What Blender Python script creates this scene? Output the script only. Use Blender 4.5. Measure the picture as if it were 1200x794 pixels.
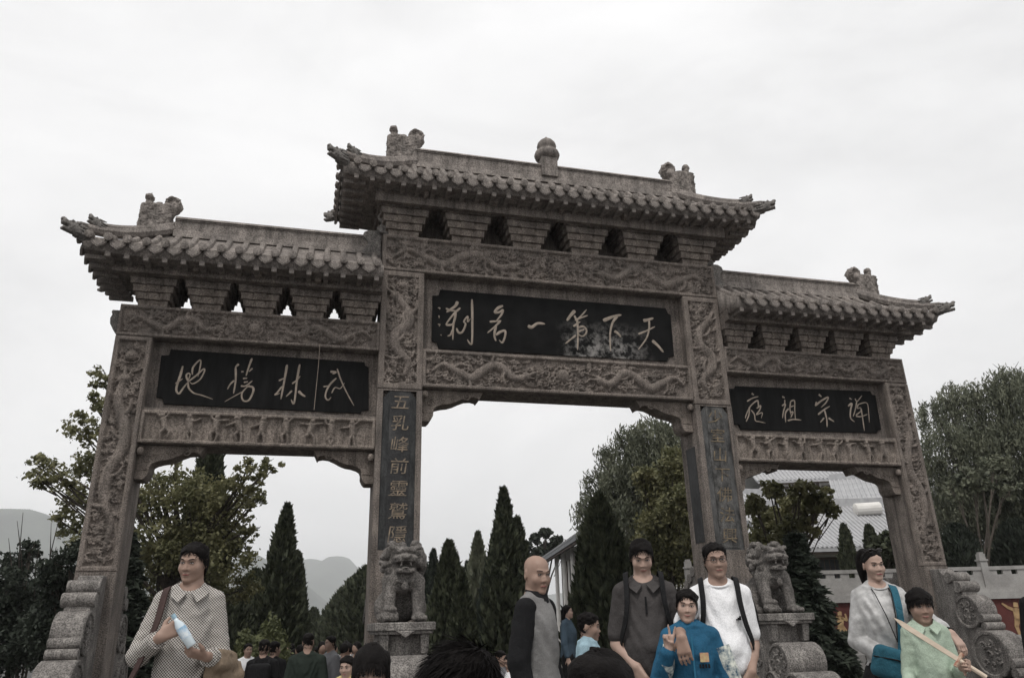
import bpy, math, random
import numpy as np
from mathutils import Matrix, Vector, Euler
for o in list(bpy.data.objects): bpy.data.objects.remove(o)
SC = bpy.context.scene; COL = SC.collection
# ------------------------------------------------------------------ camera
CAM = np.array([-3.795, -11.011, 1.65]); YAW, PIT, ROL, FPX = 0.262, 0.361, -0.026, 892.7
FW = np.array([math.sin(YAW)*math.cos(PIT), math.cos(YAW)*math.cos(PIT), math.sin(PIT)])
_r = np.array([math.cos(YAW), -math.sin(YAW), 0.0]); _u = np.cross(_r, FW)
RT = math.cos(ROL)*_r + math.sin(ROL)*_u; UP = -math.sin(ROL)*_r + math.cos(ROL)*_u
cd = bpy.data.cameras.new('camera'); cam = bpy.data.objects.new('camera', cd); COL.objects.link(cam)
cd.sensor_width = 36.0; cd.sensor_fit = 'HORIZONTAL'; cd.lens = FPX/1200*36; cd.clip_start = 0.05; cd.clip_end = 9000
cam.matrix_world = Matrix([[RT[i], UP[i], -FW[i], CAM[i]] for i in range(3)] + [[0, 0, 0, 1]])
SC.camera = cam
# ------------------------------------------------------------------ sky, sun, exposure
SUN_EL, SUN_AZ = math.radians(60), math.radians(-28)      # azimuth: from the camera side, a little to the left
w = bpy.data.worlds.new('World'); SC.world = w; w.use_nodes = True
nt = w.node_tree; nt.nodes.clear()
N = nt.nodes.new; L = nt.links.new
sky = N('ShaderNodeTexSky'); sky.sky_type = 'NISHITA'; sky.sun_disc = False
sky.sun_elevation = SUN_EL; sky.sun_rotation = math.radians(180) - SUN_AZ; sky.dust_density = 4; sky.air_density = 1.5
hsv = N('ShaderNodeHueSaturation'); hsv.inputs['Saturation'].default_value = 0.12; L(sky.outputs[0], hsv.inputs['Color'])
tc = N('ShaderNodeTexCoord'); mp = N('ShaderNodeMapping'); mp.inputs['Scale'].default_value = (1, 1, 2.6)
L(tc.outputs['Generated'], mp.inputs[0])
nz = N('ShaderNodeTexNoise'); nz.inputs['Scale'].default_value = 2.1; nz.inputs['Detail'].default_value = 7; nz.inputs['Roughness'].default_value = .55; nz.inputs['Distortion'].default_value = .4
L(mp.outputs[0], nz.inputs['Vector'])
cr = N('ShaderNodeValToRGB'); cr.color_ramp.elements[0].position = .32; cr.color_ramp.elements[0].color = (8.8, 8.77, 8.8, 1)
cr.color_ramp.elements[1].position = .72; cr.color_ramp.elements[1].color = (11.4, 11.35, 11.35, 1)
L(nz.outputs['Fac'], cr.inputs[0])
mx = N('ShaderNodeMixRGB'); mx.inputs[0].default_value = .93; L(hsv.outputs[0], mx.inputs[1]); L(cr.outputs[0], mx.inputs[2])
bg = N('ShaderNodeBackground'); bg.inputs['Strength'].default_value = 0.1; L(mx.outputs[0], bg.inputs['Color'])
wo = N('ShaderNodeOutputWorld'); L(bg.outputs[0], wo.inputs['Surface'])
sl = bpy.data.lights.new('sun', 'SUN'); sl.energy = 1.7; sl.angle = math.radians(14); sl.color = (1, .965, .92)
so = bpy.data.objects.new('sun', sl); COL.objects.link(so)
sd = Vector((math.sin(SUN_AZ)*math.cos(SUN_EL), -math.cos(SUN_AZ)*math.cos(SUN_EL), math.sin(SUN_EL)))
so.rotation_euler = sd.to_track_quat('Z', 'Y').to_euler(); so.location = (-10, -20, 30)
SC.view_settings.view_transform = 'Standard'; SC.view_settings.look = 'None'; SC.view_settings.exposure = 0.0; SC.view_settings.gamma = 1
SC.render.resolution_x = 1024; SC.render.resolution_y = 677
SC.cycles.max_bounces = 6; SC.cycles.diffuse_bounces = 3; SC.cycles.transparent_max_bounces = 4; SC.cycles.volume_bounces = 2
rng = np.random.default_rng(7); random.seed(7)

# ------------------------------------------------------------------ pixel -> world helpers (a pixel gives a direction only)
def ray(x, y): return FW*FPX + RT*(x-600) - UP*(y-397)
def at(x, y, **k):
    d = ray(x, y); a = list(k)[0]; i = 'XYZ'.index(a); return CAM + d*((k[a]-CAM[i])/d[i])
def dep(x, y, D): return CAM + ray(x, y)/FPX*D

# ------------------------------------------------------------------ object helpers
def tag(o, label=None, cat=None, group=None, kind=None):
    if label: o['label'] = label
    if cat: o['category'] = cat
    if group: o['group'] = group
    if kind: o['kind'] = kind
    return o
def empty(name, loc=(0, 0, 0), rz=0, parent=None):
    o = bpy.data.objects.new(name, None); COL.objects.link(o); o.location = loc; o.rotation_euler = (0, 0, rz); o.empty_display_size = .2
    if parent: o.parent = parent
    return o
def mkmesh(name, v, f, smooth=False):
    """v (n,3) array; f either (m,k) int array or list of tuples"""
    me = bpy.data.meshes.new(name)
    v = np.asarray(v, dtype=np.float32)
    if isinstance(f, np.ndarray) and f.ndim == 2:
        m, k = f.shape
        me.vertices.add(len(v)); me.vertices.foreach_set('co', v.ravel())
        me.loops.add(m*k); me.loops.foreach_set('vertex_index', f.astype(np.int32).ravel())
        me.polygons.add(m); me.polygons.foreach_set('loop_start', np.arange(0, m*k, k, dtype=np.int32))
        me.update(calc_edges=True); me.validate()
    else:
        me.from_pydata(v.tolist(), [], [tuple(int(i) for i in q) for q in f])
    if smooth: me.polygons.foreach_set('use_smooth', np.ones(len(me.polygons), dtype=bool))
    me.update()
    return me
def link(name, me, mat=None, parent=None, loc=None, rot=None, scale=None):
    o = bpy.data.objects.new(name, me); COL.objects.link(o)
    if mat is not None and not me.materials:
        for m_ in (mat if isinstance(mat, (list, tuple)) else [mat]): me.materials.append(m_)
    if parent is not None:
        o.parent = parent
        if loc is None and parent.type == 'EMPTY' and parent.parent is None: loc = tuple(-c for c in parent.location)   # mesh given in world coordinates
    if loc is not None: o.location = loc
    if rot is not None: o.rotation_euler = rot
    if scale is not None: o.scale = scale if hasattr(scale, '__len__') else (scale,)*3
    return o
class MB:
    """collects simple solids into one mesh"""
    def __init__(s): s.v = []; s.f = []
    def add(s, v, f):
        b = len(s.v); s.v.extend([tuple(p) for p in v]); s.f.extend([tuple(i+b for i in q) for q in f]); return s
    def box(s, x0, x1, y0, y1, z0, z1, tx=0, ty=0, bx=0, by=0):
        """tx,ty: inset at top; bx,by: inset at bottom"""
        v = [(x0+bx, y0+by, z0), (x1-bx, y0+by, z0), (x1-bx, y1-by, z0), (x0+bx, y1-by, z0), (x0+tx, y0+ty, z1), (x1-tx, y0+ty, z1), (x1-tx, y1-ty, z1), (x0+tx, y1-ty, z1)]
        return s.add(v, [(0, 3, 2, 1), (4, 5, 6, 7), (0, 1, 5, 4), (1, 2, 6, 5), (2, 3, 7, 6), (3, 0, 4, 7)])
    def prism(s, poly, a0, a1, axis='Y'):
        """poly in the plane across axis, in counter-clockwise or clockwise order"""
        n = len(poly)
        def P(p, a): return {'Y': (p[0], a, p[1]), 'X': (a, p[0], p[1]), 'Z': (p[0], p[1], a)}[axis]
        v = [P(p, a0) for p in poly] + [P(p, a1) for p in poly]
        f = [tuple(range(n)), tuple(range(2*n-1, n-1, -1))] + [(i, (i+n), (i+1) % n+n, (i+1) % n) for i in range(n)]
        return s.add(v, f)
    def tube(s, pts, r, n=8, cap=True):
        pts = [np.array(p, float) for p in pts]; m = len(pts); rs = r if hasattr(r, '__len__') else [r]*m
        b = len(s.v); ref = None
        for i, p in enumerate(pts):
            t = pts[min(i+1, m-1)]-pts[max(i-1, 0)]; t = t/(np.linalg.norm(t)+1e-9)
            if ref is None: ref = np.array([0, 0, 1.]) if abs(t[2]) < .9 else np.array([1., 0, 0])
            a = np.cross(t, ref); a /= np.linalg.norm(a)+1e-9; c = np.cross(a, t); ref = c
            for k in range(n):
                an = 2*math.pi*k/n; s.v.append(tuple(p+rs[i]*(a*math.cos(an)+c*math.sin(an))))
        for i in range(m-1):
            for k in range(n): s.f.append((b+i*n+k, b+i*n+(k+1) % n, b+(i+1)*n+(k+1) % n, b+(i+1)*n+k))
        if cap: s.f.append(tuple(b+k for k in range(n-1, -1, -1))); s.f.append(tuple(b+(m-1)*n+k for k in range(n)))
        return s
    def lathe(s, prof, n=20, c=(0, 0, 0)):
        b = len(s.v)
        for r, z in prof:
            for k in range(n): an = 2*math.pi*k/n; s.v.append((c[0]+r*math.cos(an), c[1]+r*math.sin(an), c[2]+z))
        for i in range(len(prof)-1):
            for k in range(n): s.f.append((b+i*n+k, b+i*n+(k+1) % n, b+(i+1)*n+(k+1) % n, b+(i+1)*n+k))
        s.f.append(tuple(b+k for k in range(n-1, -1, -1))); s.f.append(tuple(b+(len(prof)-1)*n+k for k in range(n)))
        return s
    def build(s, name, mat, parent=None, smooth=False, bevel=0, **k):
        me = mkmesh(name, s.v, s.f, smooth)
        o = link(name, me, mat, parent, **k)
        if bevel:
            b = o.modifiers.new('bevel', 'BEVEL'); b.width = bevel; b.segments = 2; b.limit_method = 'ANGLE'; b.angle_limit = math.radians(40)
        return o

# ------------------------------------------------------------------ materials
MATS = {}
def mat(name, c1, c2=None, scale=6, rough=.85, bump=0, bscale=60, spec=.3, speck=0, sscale=220, stain=0, stain_c=(.05, .05, .05), stretch=(1, 1, 1), metal=0, transl=0, streak=0):
    m = bpy.data.materials.new(name); m.use_nodes = True; t = m.node_tree; n = t.nodes.new; l = t.links.new
    bs = t.nodes['Principled BSDF']; bs.inputs['Roughness'].default_value = rough; bs.inputs['Specular IOR Level'].default_value = spec; bs.inputs['Metallic'].default_value = metal
    tcn = n('ShaderNodeTexCoord'); mpn = n('ShaderNodeMapping'); mpn.inputs['Scale'].default_value = stretch; l(tcn.outputs['Object'], mpn.inputs[0])
    def noise(sc, det=4, ro=.6):
        q = n('ShaderNodeTexNoise'); q.inputs['Scale'].default_value = sc; q.inputs['Detail'].default_value = det; q.inputs['Roughness'].default_value = ro; l(mpn.outputs[0], q.inputs['Vector']); return q
    def ramp(src, p0, p1, a=(0, 0, 0, 1), b=(1, 1, 1, 1)):
        r = n('ShaderNodeValToRGB'); r.color_ramp.elements[0].position = p0; r.color_ramp.elements[1].position = p1; r.color_ramp.elements[0].color = a; r.color_ramp.elements[1].color = b; l(src, r.inputs[0]); return r
    c2 = c2 or tuple(x*.75 for x in c1)
    q = noise(scale); col = ramp(q.outputs['Fac'], .35, .65, (*c2, 1), (*c1, 1)).outputs[0]
    if speck:
        q2 = noise(sscale, 2, .5); r2 = ramp(q2.outputs['Fac'], .38, .62, (1-speck, 1-speck, 1-speck, 1), (1+speck, 1+speck, 1+speck, 1))
        mm = n('ShaderNodeMixRGB'); mm.blend_type = 'MULTIPLY'; mm.inputs[0].default_value = 1; l(col, mm.inputs[1]); l(r2.outputs[0], mm.inputs[2]); col = mm.outputs[0]
    if stain:
        q3 = noise(1.7, 6, .65); r3 = ramp(q3.outputs['Fac'], .5, .68)
        mu = n('ShaderNodeMath'); mu.operation = 'MULTIPLY'; mu.inputs[1].default_value = stain; l(r3.outputs[0], mu.inputs[0])
        mm = n('ShaderNodeMixRGB'); l(mu.outputs[0], mm.inputs[0]); l(col, mm.inputs[1]); mm.inputs[2].default_value = (*stain_c, 1); col = mm.outputs[0]
    if streak:                                                       # rain streaks running down the stone
        m2 = n('ShaderNodeMapping'); m2.inputs['Scale'].default_value = (7, 7, .55); l(tcn.outputs['Object'], m2.inputs[0]); q5 = n('ShaderNodeTexNoise'); q5.inputs['Scale'].default_value = 1.6; q5.inputs['Detail'].default_value = 7; q5.inputs['Roughness'].default_value = .65; l(m2.outputs[0], q5.inputs['Vector'])
        r5 = ramp(q5.outputs['Fac'], .42, .66, (1.1, 1.1, 1.1, 1), (1-streak, 1-streak, 1-streak, 1)); mm = n('ShaderNodeMixRGB'); mm.blend_type = 'MULTIPLY'; mm.inputs[0].default_value = 1; l(col, mm.inputs[1]); l(r5.outputs[0], mm.inputs[2]); col = mm.outputs[0]
    l(col, bs.inputs['Base Color'])
    if bump:
        q4 = noise(bscale, 4, .65); b = n('ShaderNodeBump'); b.inputs['Strength'].default_value = bump; b.inputs['Distance'].default_value = .02; l(q4.outputs['Fac'], b.inputs['Height']); l(b.outputs[0], bs.inputs['Normal'])
    if transl:
        out = t.nodes['Material Output']; tr = n('ShaderNodeBsdfTranslucent'); l(col, tr.inputs['Color']); ms = n('ShaderNodeMixShader'); ms.inputs[0].default_value = transl
        l(bs.outputs[0], ms.inputs[1]); l(tr.outputs[0], ms.inputs[2]); l(ms.outputs[0], out.inputs['Surface'])
    MATS[name] = m; return m
STONE = mat('stone', (.205, .176, .156), (.125, .108, .096), 3.2, .9, .35, 90, .2, .42, 62, .6, (.105, .095, .088), streak=.45)
STONE_R = mat('stone_relief', (.205, .175, .154), (.130, .111, .098), 4.5, .92, .3, 110, .2, .42, 62, .45, (.10, .09, .082), streak=.3)
STONE_T = mat('stone_tiles', (.25, .222, .202), (.155, .138, .125), 5, .9, .3, 80, .2, .38, 60, .5, (.11, .10, .095), streak=.35)
STONE_W = mat('stone_warm', (.220, .188, .164), (.150, .127, .110), 5, .92, .3, 90, .2, .4, 62, .4, (.09, .08, .07), streak=.35)
STONE_D = mat('stone_grey', (.215, .200, .186), (.13, .12, .112), 5, .88, .4, 80, .25, .45, 62, .6, (.075, .07, .066), streak=.35)
STONE_L = mat('stone_pale', (.34, .33, .315), (.25, .24, .23), 3, .85, .2, 60, .25, .15, 120, .3, (.16, .155, .15))
STONE_LION = mat('stone_lion', (.165, .152, .141), (.10, .092, .085), 5, .88, .4, 80, .25, .45, 62, .6, (.06, .056, .053), streak=.35)
BLACK = mat('black_lacquer_stone', (.011, .011, .011), (.006, .006, .006), 3, .65, .15, 50, .06, .2, 100, .3, (.022, .022, .023), (6, 6, .9))
INK = mat('carved_gold_paint', (.34, .285, .235), (.22, .185, .15), 14, .8, .2, 60)
# ------------------------------------------------------------------ signed-distance modelling (surface nets)
class Field:
    def __init__(s, lo, hi, h):
        s.lo = np.array(lo, np.float32); s.h = h
        s.n = np.ceil((np.array(hi)-s.lo)/h).astype(int)+1
        s.F = np.full(s.n, 1.0, np.float32)
        s.ax = [s.lo[i]+h*np.arange(s.n[i], dtype=np.float32) for i in range(3)]
    def sub(s, lo, hi):
        a = np.clip(np.floor((np.array(lo)-s.lo)/s.h).astype(int), 0, s.n); b = np.clip(np.ceil((np.array(hi)-s.lo)/s.h).astype(int)+1, 0, s.n)
        sl = tuple(slice(a[i], b[i]) for i in range(3))
        X = s.ax[0][sl[0]][:, None, None]; Y = s.ax[1][sl[1]][None, :, None]; Z = s.ax[2][sl[2]][None, None, :]
        return sl, X, Y, Z
    def put(s, sl, d, k, cut=False):
        f = s.F[sl]
        if f.size == 0: return
        if cut:
            d = -d; hh = np.clip(.5-.5*(f-d)/max(k, 1e-6), 0, 1) if k else None
            s.F[sl] = (f*(1-hh)+d*hh + k*hh*(1-hh)) if k else np.maximum(f, d)
        else:
            hh = np.clip(.5+.5*(f-d)/max(k, 1e-6), 0, 1) if k else None
            s.F[sl] = (f*(1-hh)+d*hh - k*hh*(1-hh)) if k else np.minimum(f, d)
    def cone(s, a, b, ra, rb, k=.02, cut=False):
        a = np.array(a, np.float32); b = np.array(b, np.float32); m = max(ra, rb)+k+3*s.h
        sl, X, Y, Z = s.sub(np.minimum(a, b)-m, np.maximum(a, b)+m)
        ab = b-a; L2 = float(ab@ab)+1e-12
        t = np.clip(((X-a[0])*ab[0]+(Y-a[1])*ab[1]+(Z-a[2])*ab[2])/L2, 0, 1)
        d = np.sqrt((X-a[0]-t*ab[0])**2+(Y-a[1]-t*ab[1])**2+(Z-a[2]-t*ab[2])**2)-(ra+t*(rb-ra))
        s.put(sl, d, k, cut)
    def chain(s, pts, rs, k=.02):
        for i in range(len(pts)-1): s.cone(pts[i], pts[i+1], rs[i], rs[i+1], k)
    def ell(s, c, r, k=.02, cut=False, rot=None):
        c = np.array(c, np.float32); r = np.array(r, np.float32); m = (max(r) if rot is not None else r)+k+3*s.h
        sl, X, Y, Z = s.sub(c-m, c+m); x, y, z = X-c[0], Y-c[1], Z-c[2]
        if rot is not None:
            Rm = np.array(rot, np.float32); x, y, z = (Rm[0][j]*x+Rm[1][j]*y+Rm[2][j]*z for j in range(3))
        q = np.sqrt((x/r[0])**2+(y/r[1])**2+(z/r[2])**2); g = np.sqrt((x/r[0]**2)**2+(y/r[1]**2)**2+(z/r[2]**2)**2)+1e-6
        s.put(sl, q*(q-1)/g, k, cut)
    def box(s, c, r, k=.01, rnd=.01, rot=None, cut=False):
        c = np.array(c, np.float32); r = np.array(r, np.float32); m = np.full(3, np.linalg.norm(r))+k+3*s.h if rot is not None else r+k+3*s.h
        sl, X, Y, Z = s.sub(c-m, c+m); x, y, z = X-c[0], Y-c[1], Z-c[2]
        if rot is not None:
            Rm = np.array(rot, np.float32); x, y, z = (Rm[0][j]*x+Rm[1][j]*y+Rm[2][j]*z for j in range(3))
        qx, qy, qz = abs(x)-r[0]+rnd, abs(y)-r[1]+rnd, abs(z)-r[2]+rnd
        d = np.sqrt(np.maximum(qx, 0)**2+np.maximum(qy, 0)**2+np.maximum(qz, 0)**2)+np.minimum(np.maximum(np.maximum(qx, qy), qz), 0)-rnd
        s.put(sl, d, k, cut)
    def loft(s, sl_, k=.02, inflate=0., M=None, scale=1., org=(0, 0, 0), fold=0., cut=False):
        """stack of ellipses (z, rx, ry, cy[, cx]); optionally in a frame M (3x3, columns = local axes) at org"""
        S = np.array([list(q)+[0]*(5-len(q)) for q in sl_], np.float32)
        zz_ = np.linspace(S[0, 0], S[-1, 0], 90); D_ = np.stack([zz_]+[np.interp(zz_, S[:, 0], S[:, c]) for c in range(1, 5)], 1); k_ = np.hanning(13)[1:-1]; k_ /= k_.sum()
        for c in range(1, 5): D_[:, c] = np.convolve(np.pad(D_[:, c], 5, mode='reflect', reflect_type='odd'), k_, 'valid')
        S = (D_*scale).astype(np.float32); S[:, 1:3] = np.maximum(S[:, 1:3], .004); org = np.array(org, np.float32)
        R = float(max(abs(S[:, 0]).max(), (S[:, 1]).max(), (S[:, 2]+abs(S[:, 3])).max()))+inflate+k+3*s.h
        if M is None: lo = org+[-(S[:, 1]+abs(S[:, 4])).max()-inflate-k-3*s.h, -(S[:, 2]+abs(S[:, 3])).max()-inflate-k-3*s.h, S[0, 0]-inflate-k-3*s.h]; hi = org+[(S[:, 1]+abs(S[:, 4])).max()+inflate+k+3*s.h, (S[:, 2]+abs(S[:, 3])).max()+inflate+k+3*s.h, S[-1, 0]+inflate+k+3*s.h]
        else: lo, hi = org-R*1.3, org+R*1.3
        sl, X, Y, Z = s.sub(lo, hi); x, y, z = X-org[0], Y-org[1], Z-org[2]
        if M is not None:
            x, y, z = (M[0][j]*x+M[1][j]*y+M[2][j]*z for j in range(3))
        zc = np.clip(z, S[0, 0], S[-1, 0])
        ip = lambda c: np.interp(zc, S[:, 0], S[:, c]).astype(np.float32)
        rx, ry, cy, cx = ip(1)+inflate, ip(2)+inflate, ip(3), ip(4)
        dx, dy = x-cx, y-cy
        q = np.sqrt((dx/rx)**2+(dy/ry)**2); g = np.sqrt((dx/rx**2)**2+(dy/ry**2)**2)+1e-6
        d = np.where(q > 1e-4, q*(q-1)/g, -np.minimum(rx, ry))
        dz = np.maximum(S[0, 0]-inflate-z, z-S[-1, 0]-inflate)
        d = np.maximum(d, dz)
        if fold: d = d+fold*np.sin(38*z+14*np.sin(9*x+1.3)+6*y)*np.sin(11*x+7*z)
        s.put(sl, d, k, cut)
    def half(s, nrm, off, k=0.):
        """keep the side where p.nrm < off"""
        X, Y, Z = s.ax[0][:, None, None], s.ax[1][None, :, None], s.ax[2][None, None, :]
        d = nrm[0]*X+nrm[1]*Y+nrm[2]*Z-off
        if k:
            hh = np.clip(.5-.5*(s.F-d)/k, 0, 1); s.F = s.F*(1-hh)+d*hh+k*hh*(1-hh)
        else: s.F = np.maximum(s.F, d)
    def noise(s, amp, fr, seed=0):
        r = np.random.default_rng(seed); X, Y, Z = s.ax[0][:, None, None], s.ax[1][None, :, None], s.ax[2][None, None, :]
        for i in range(5):
            a = r.normal(size=3)*fr*(1+.35*i); ph = r.uniform(0, 6.28, 3)
            s.F += (amp/(1+.4*i))*np.sin(a[0]*X+ph[0])*np.sin(a[1]*Y+ph[1])*np.sin(a[2]*Z+ph[2])
    def mesh(s):
        F = s.F; F[0] = F[-1] = 1; F[:, 0] = F[:, -1] = 1; F[:, :, 0] = F[:, :, -1] = 1
        S = F < 0
        c = np.zeros(tuple(np.array(S.shape)-1), np.uint8)
        for i in (0, 1):
            for j in (0, 1):
                for k in (0, 1): c += S[i:S.shape[0]-1+i, j:S.shape[1]-1+j, k:S.shape[2]-1+k]
        act = (c > 0) & (c < 8); I = np.argwhere(act); idx = np.full(c.shape, -1, np.int64); idx[act] = np.arange(len(I))
        P = np.zeros((len(I), 3), np.float32); W = np.zeros(len(I), np.float32)
        cor = [(i, j, k) for i in (0, 1) for j in (0, 1) for k in (0, 1)]
        val = {q: F[I[:, 0]+q[0], I[:, 1]+q[1], I[:, 2]+q[2]] for q in cor}
        for q in cor:
            for a in range(3):
                if q[a] == 0:
                    r = list(q); r[a] = 1; r = tuple(r); u, v = val[q], val[r]; m = (u < 0) != (v < 0)
                    t = np.where(m, u/np.where(m, u-v, 1), 0); pt = np.tile(np.array(q, np.float32), (len(I), 1)); pt[:, a] += t
                    P[m] += pt[m]; W[m] += 1
        P = P/W[:, None]+I; V = s.lo+P*s.h
        quads = []
        for a in range(3):
            A = np.moveaxis(S, a, 0); e = np.argwhere(A[:-1] != A[1:]); 
            b, c2 = [x for x in range(3) if x != a]
            if len(e) == 0: continue
            full = np.zeros((len(e), 3), int); full[:, a] = e[:, 0]; full[:, b] = e[:, 1]; full[:, c2] = e[:, 2]
            ins = S[full[:, 0], full[:, 1], full[:, 2]]
            def cell(db, dc): q = full.copy(); q[:, b] += db; q[:, c2] += dc; return idx[q[:, 0], q[:, 1], q[:, 2]]
            Q = np.stack([cell(-1, -1), cell(0, -1), cell(0, 0), cell(-1, 0)], 1)
            flip = ins if a != 1 else ~ins
            Q[~flip] = Q[~flip][:, ::-1]
            quads.append(Q)
        Q = np.concatenate(quads); Q = Q[(Q >= 0).all(1)]
        return V, Q
    def build(s, name, mat_, parent=None, **k):
        V, Q = s.mesh(); return link(name, mkmesh(name, V, Q, True), mat_, parent, **k)
# ================================================================== THE GATE
def smooth_path(pts, n=10, closed=False):
    P = np.array(pts, float); out = []
    m = len(P)
    if m == 2: return np.array([P[0]+(P[1]-P[0])*t for t in np.linspace(0, 1, n+1)])
    for i in range(m-1):
        p0, p1, p2, p3 = P[max(i-1, 0)], P[i], P[i+1], P[min(i+2, m-1)]
        for t in np.linspace(0, 1, n, endpoint=False):
            out.append(.5*((2*p1)+(-p0+p2)*t+(2*p0-5*p1+4*p2-p3)*t*t+(-p0+3*p1-3*p2+p3)*t**3))
    out.append(P[-1]); return np.array(out)
class Relief:
    def __init__(s, w, h, res=.0105, border=.045, depth=.04, seed=1):
        s.w, s.h = w, h; s.nx = int(w/res)+2; s.nz = int(h/res)+2
        s.u = np.linspace(0, w, s.nx, dtype=np.float32); s.v = np.linspace(0, h, s.nz, dtype=np.float32)
        s.r = np.random.default_rng(seed); s.border = border; s.depth = depth
        U, V = s.u[:, None], s.v[None, :]
        e = np.minimum(np.minimum(U, w-U), np.minimum(V, h-V))
        t = np.clip((e-border)/.012, 0, 1); s.mask = t
        s.base = -depth*t - .008*np.clip(1-e/.014, 0, 1)
        s.P = np.zeros((s.nx, s.nz), np.float32)       # pattern above the sunk ground
    def _win(s, a, b):
        i0, i1 = np.searchsorted(s.u, [a[0], b[0]]); j0, j1 = np.searchsorted(s.v, [a[1], b[1]])
        return slice(max(i0-1, 0), i1+1), slice(max(j0-1, 0), j1+1)
    def stroke(s, pts, r0, r1=None, h=.03, mid=None, scales=False, n=6, sm=True):
        P = smooth_path(pts, n) if sm and len(pts) > 2 else np.array(pts, float)
        m = len(P); t = np.linspace(0, 1, m); r1 = r0 if r1 is None else r1
        R = r0+(r1-r0)*t if mid is None else np.interp(t, [0, .35, .7, 1], [r0, mid, mid, r1])
        s0 = 0.
        for i in range(m-1):
            a, b = P[i], P[i+1]; q = max(R[i], R[i+1]); L = np.linalg.norm(b-a)+1e-6
            W = s._win(np.minimum(a, b)-q, np.maximum(a, b)+q)
            U, V = s.u[W[0]][:, None], s.v[W[1]][None, :]
            ab = b-a; tt = np.clip(((U-a[0])*ab[0]+(V-a[1])*ab[1])/(L*L), 0, 1)
            d = np.hypot(U-a[0]-tt*ab[0], V-a[1]-tt*ab[1]); rr = R[i]+tt*(R[i+1]-R[i])
            H = h*np.sqrt(np.clip(1-(d/rr)**2, 0, 1))*np.minimum(1, rr/.03+.35)
            if scales:
                sd = ((U-a[0])*(-ab[1])+(V-a[1])*ab[0])/L
                H = H*(1-.16*(np.sin((s0+tt*L)*150+np.abs(np.sin(sd*110))*2.5) > .2))
            s.P[W] = np.maximum(s.P[W], H); s0 += L
    def bump(s, x, y, r, h=.035, ry=None):
        ry = ry or r; W = s._win((x-r, y-ry), (x+r, y+ry)); U, V = s.u[W[0]][:, None], s.v[W[1]][None, :]
        H = h*np.sqrt(np.clip(1-((U-x)/r)**2-((V-y)/ry)**2, 0, 1)); s.P[W] = np.maximum(s.P[W], H)
    def ring(s, x, y, r, t, h=.025): s.stroke([(x+r*math.cos(a), y+r*math.sin(a)) for a in np.linspace(0, 2*math.pi, 17)], t, t, h, sm=False)
    def spiral(s, x, y, r, t=.012, h=.03, turns=1.4, ph=0, sg=1): s.stroke([(x+r*(1-q*.8)*math.cos(ph+sg*q*turns*6.28), y+r*(1-q*.8)*math.sin(ph+sg*q*turns*6.28)) for q in np.linspace(0, 1, 15)], t, t*.8, h, sm=False)
    def cloud(s, x, y, k=1.):
        a = s.r.uniform(0, 6.28); sg = s.r.choice([-1, 1])
        for i in range(s.r.integers(2, 5)):
            b = a+i*1.9; s.spiral(x+.045*k*math.cos(b), y+.035*k*math.sin(b), .034*k, .014*k, .040, 1.1, b, sg)
        s.stroke([(x, y), (x+sg*.08*k, y-.015*k), (x+sg*.15*k, y+s.r.uniform(-.04, .04)*k)], .020*k, .005, .032)
    def leaf(s, x, y, a, l=.09): s.stroke([(x, y), (x+l*.5*math.cos(a), y+l*.5*math.sin(a)), (x+l*math.cos(a+.5), y+l*math.sin(a+.5))], .018, .005, .034)
    def fill(s, n, k=1.):
        pts = s.r.uniform([s.border+.03, s.border+.03], [s.w-s.border-.03, s.h-s.border-.03], (n, 2))
        for x, y in pts:
            W = s._win((x-.03, y-.03), (x+.03, y+.03))
            if s.P[W].mean() < .007: s.cloud(x, y, k*s.r.uniform(.7, 1.15))
            elif s.r.random() < .5: s.leaf(x, y, s.r.uniform(0, 6.28))
    def dragon(s, pts, r=.055, k=1.):
        P = smooth_path(pts, 14); m = len(P)
        s.stroke(pts, r*.35, r*.75, .048, mid=r, scales=True, n=12)
        T = np.gradient(P, axis=0); T /= np.linalg.norm(T, axis=1)[:, None]+1e-9; Nn = np.stack([-T[:, 1], T[:, 0]], 1)
        for i in range(4, m-6, 3):                                   # dorsal fin
            q = P[i]+Nn[i]*r*.85; s.stroke([q, q+Nn[i]*r*.5-T[i]*r*.4], .012, .003, .026, sm=False)
        for f, sg in ((.24, 1), (.40, -1), (.62, 1), (.76, -1)):     # legs with claws
            i = int(f*m); q = P[i]; kn = q+Nn[i]*sg*r*1.5+T[i]*r*.8; ft = kn+T[i]*r*1.3+Nn[i]*sg*r*.6
            s.stroke([q, kn, ft], r*.5, r*.28, .04)
            for a in (-.7, 0, .7):
                d = np.array([T[i][0]*math.cos(a)-T[i][1]*math.sin(a), T[i][0]*math.sin(a)+T[i][1]*math.cos(a)]); s.stroke([ft, ft+d*r*.55, ft+d*r*.8-Nn[i]*sg*r*.25], .012, .004, .032)
        hd = P[-1]; t = T[-1]; n_ = Nn[-1]                            # head
        s.bump(hd[0], hd[1], r*1.05, .055); s.stroke([hd, hd+t*r*1.0+n_*r*.2, hd+t*r*1.9+n_*r*.35], r*.62, r*.36, .05); s.stroke([hd, hd+t*r*.9-n_*r*.6, hd+t*r*1.5-n_*r*.65], r*.4, r*.2, .042)
        for a in (.35, .9): s.stroke([hd+n_*r*.6, hd+n_*r*(1.0+a*.4)-t*r*.9, hd+n_*r*(1.2+a)-t*r*1.9], .016, .006, .042)
        for a in (-1.1, -.6, -.1, .4): s.stroke([hd-t*r*.5, hd-t*r*1.3+n_*r*a, hd-t*r*2.1+n_*r*(a*1.4+.15*math.sin(9*a))], .017, .004, .036)
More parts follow.
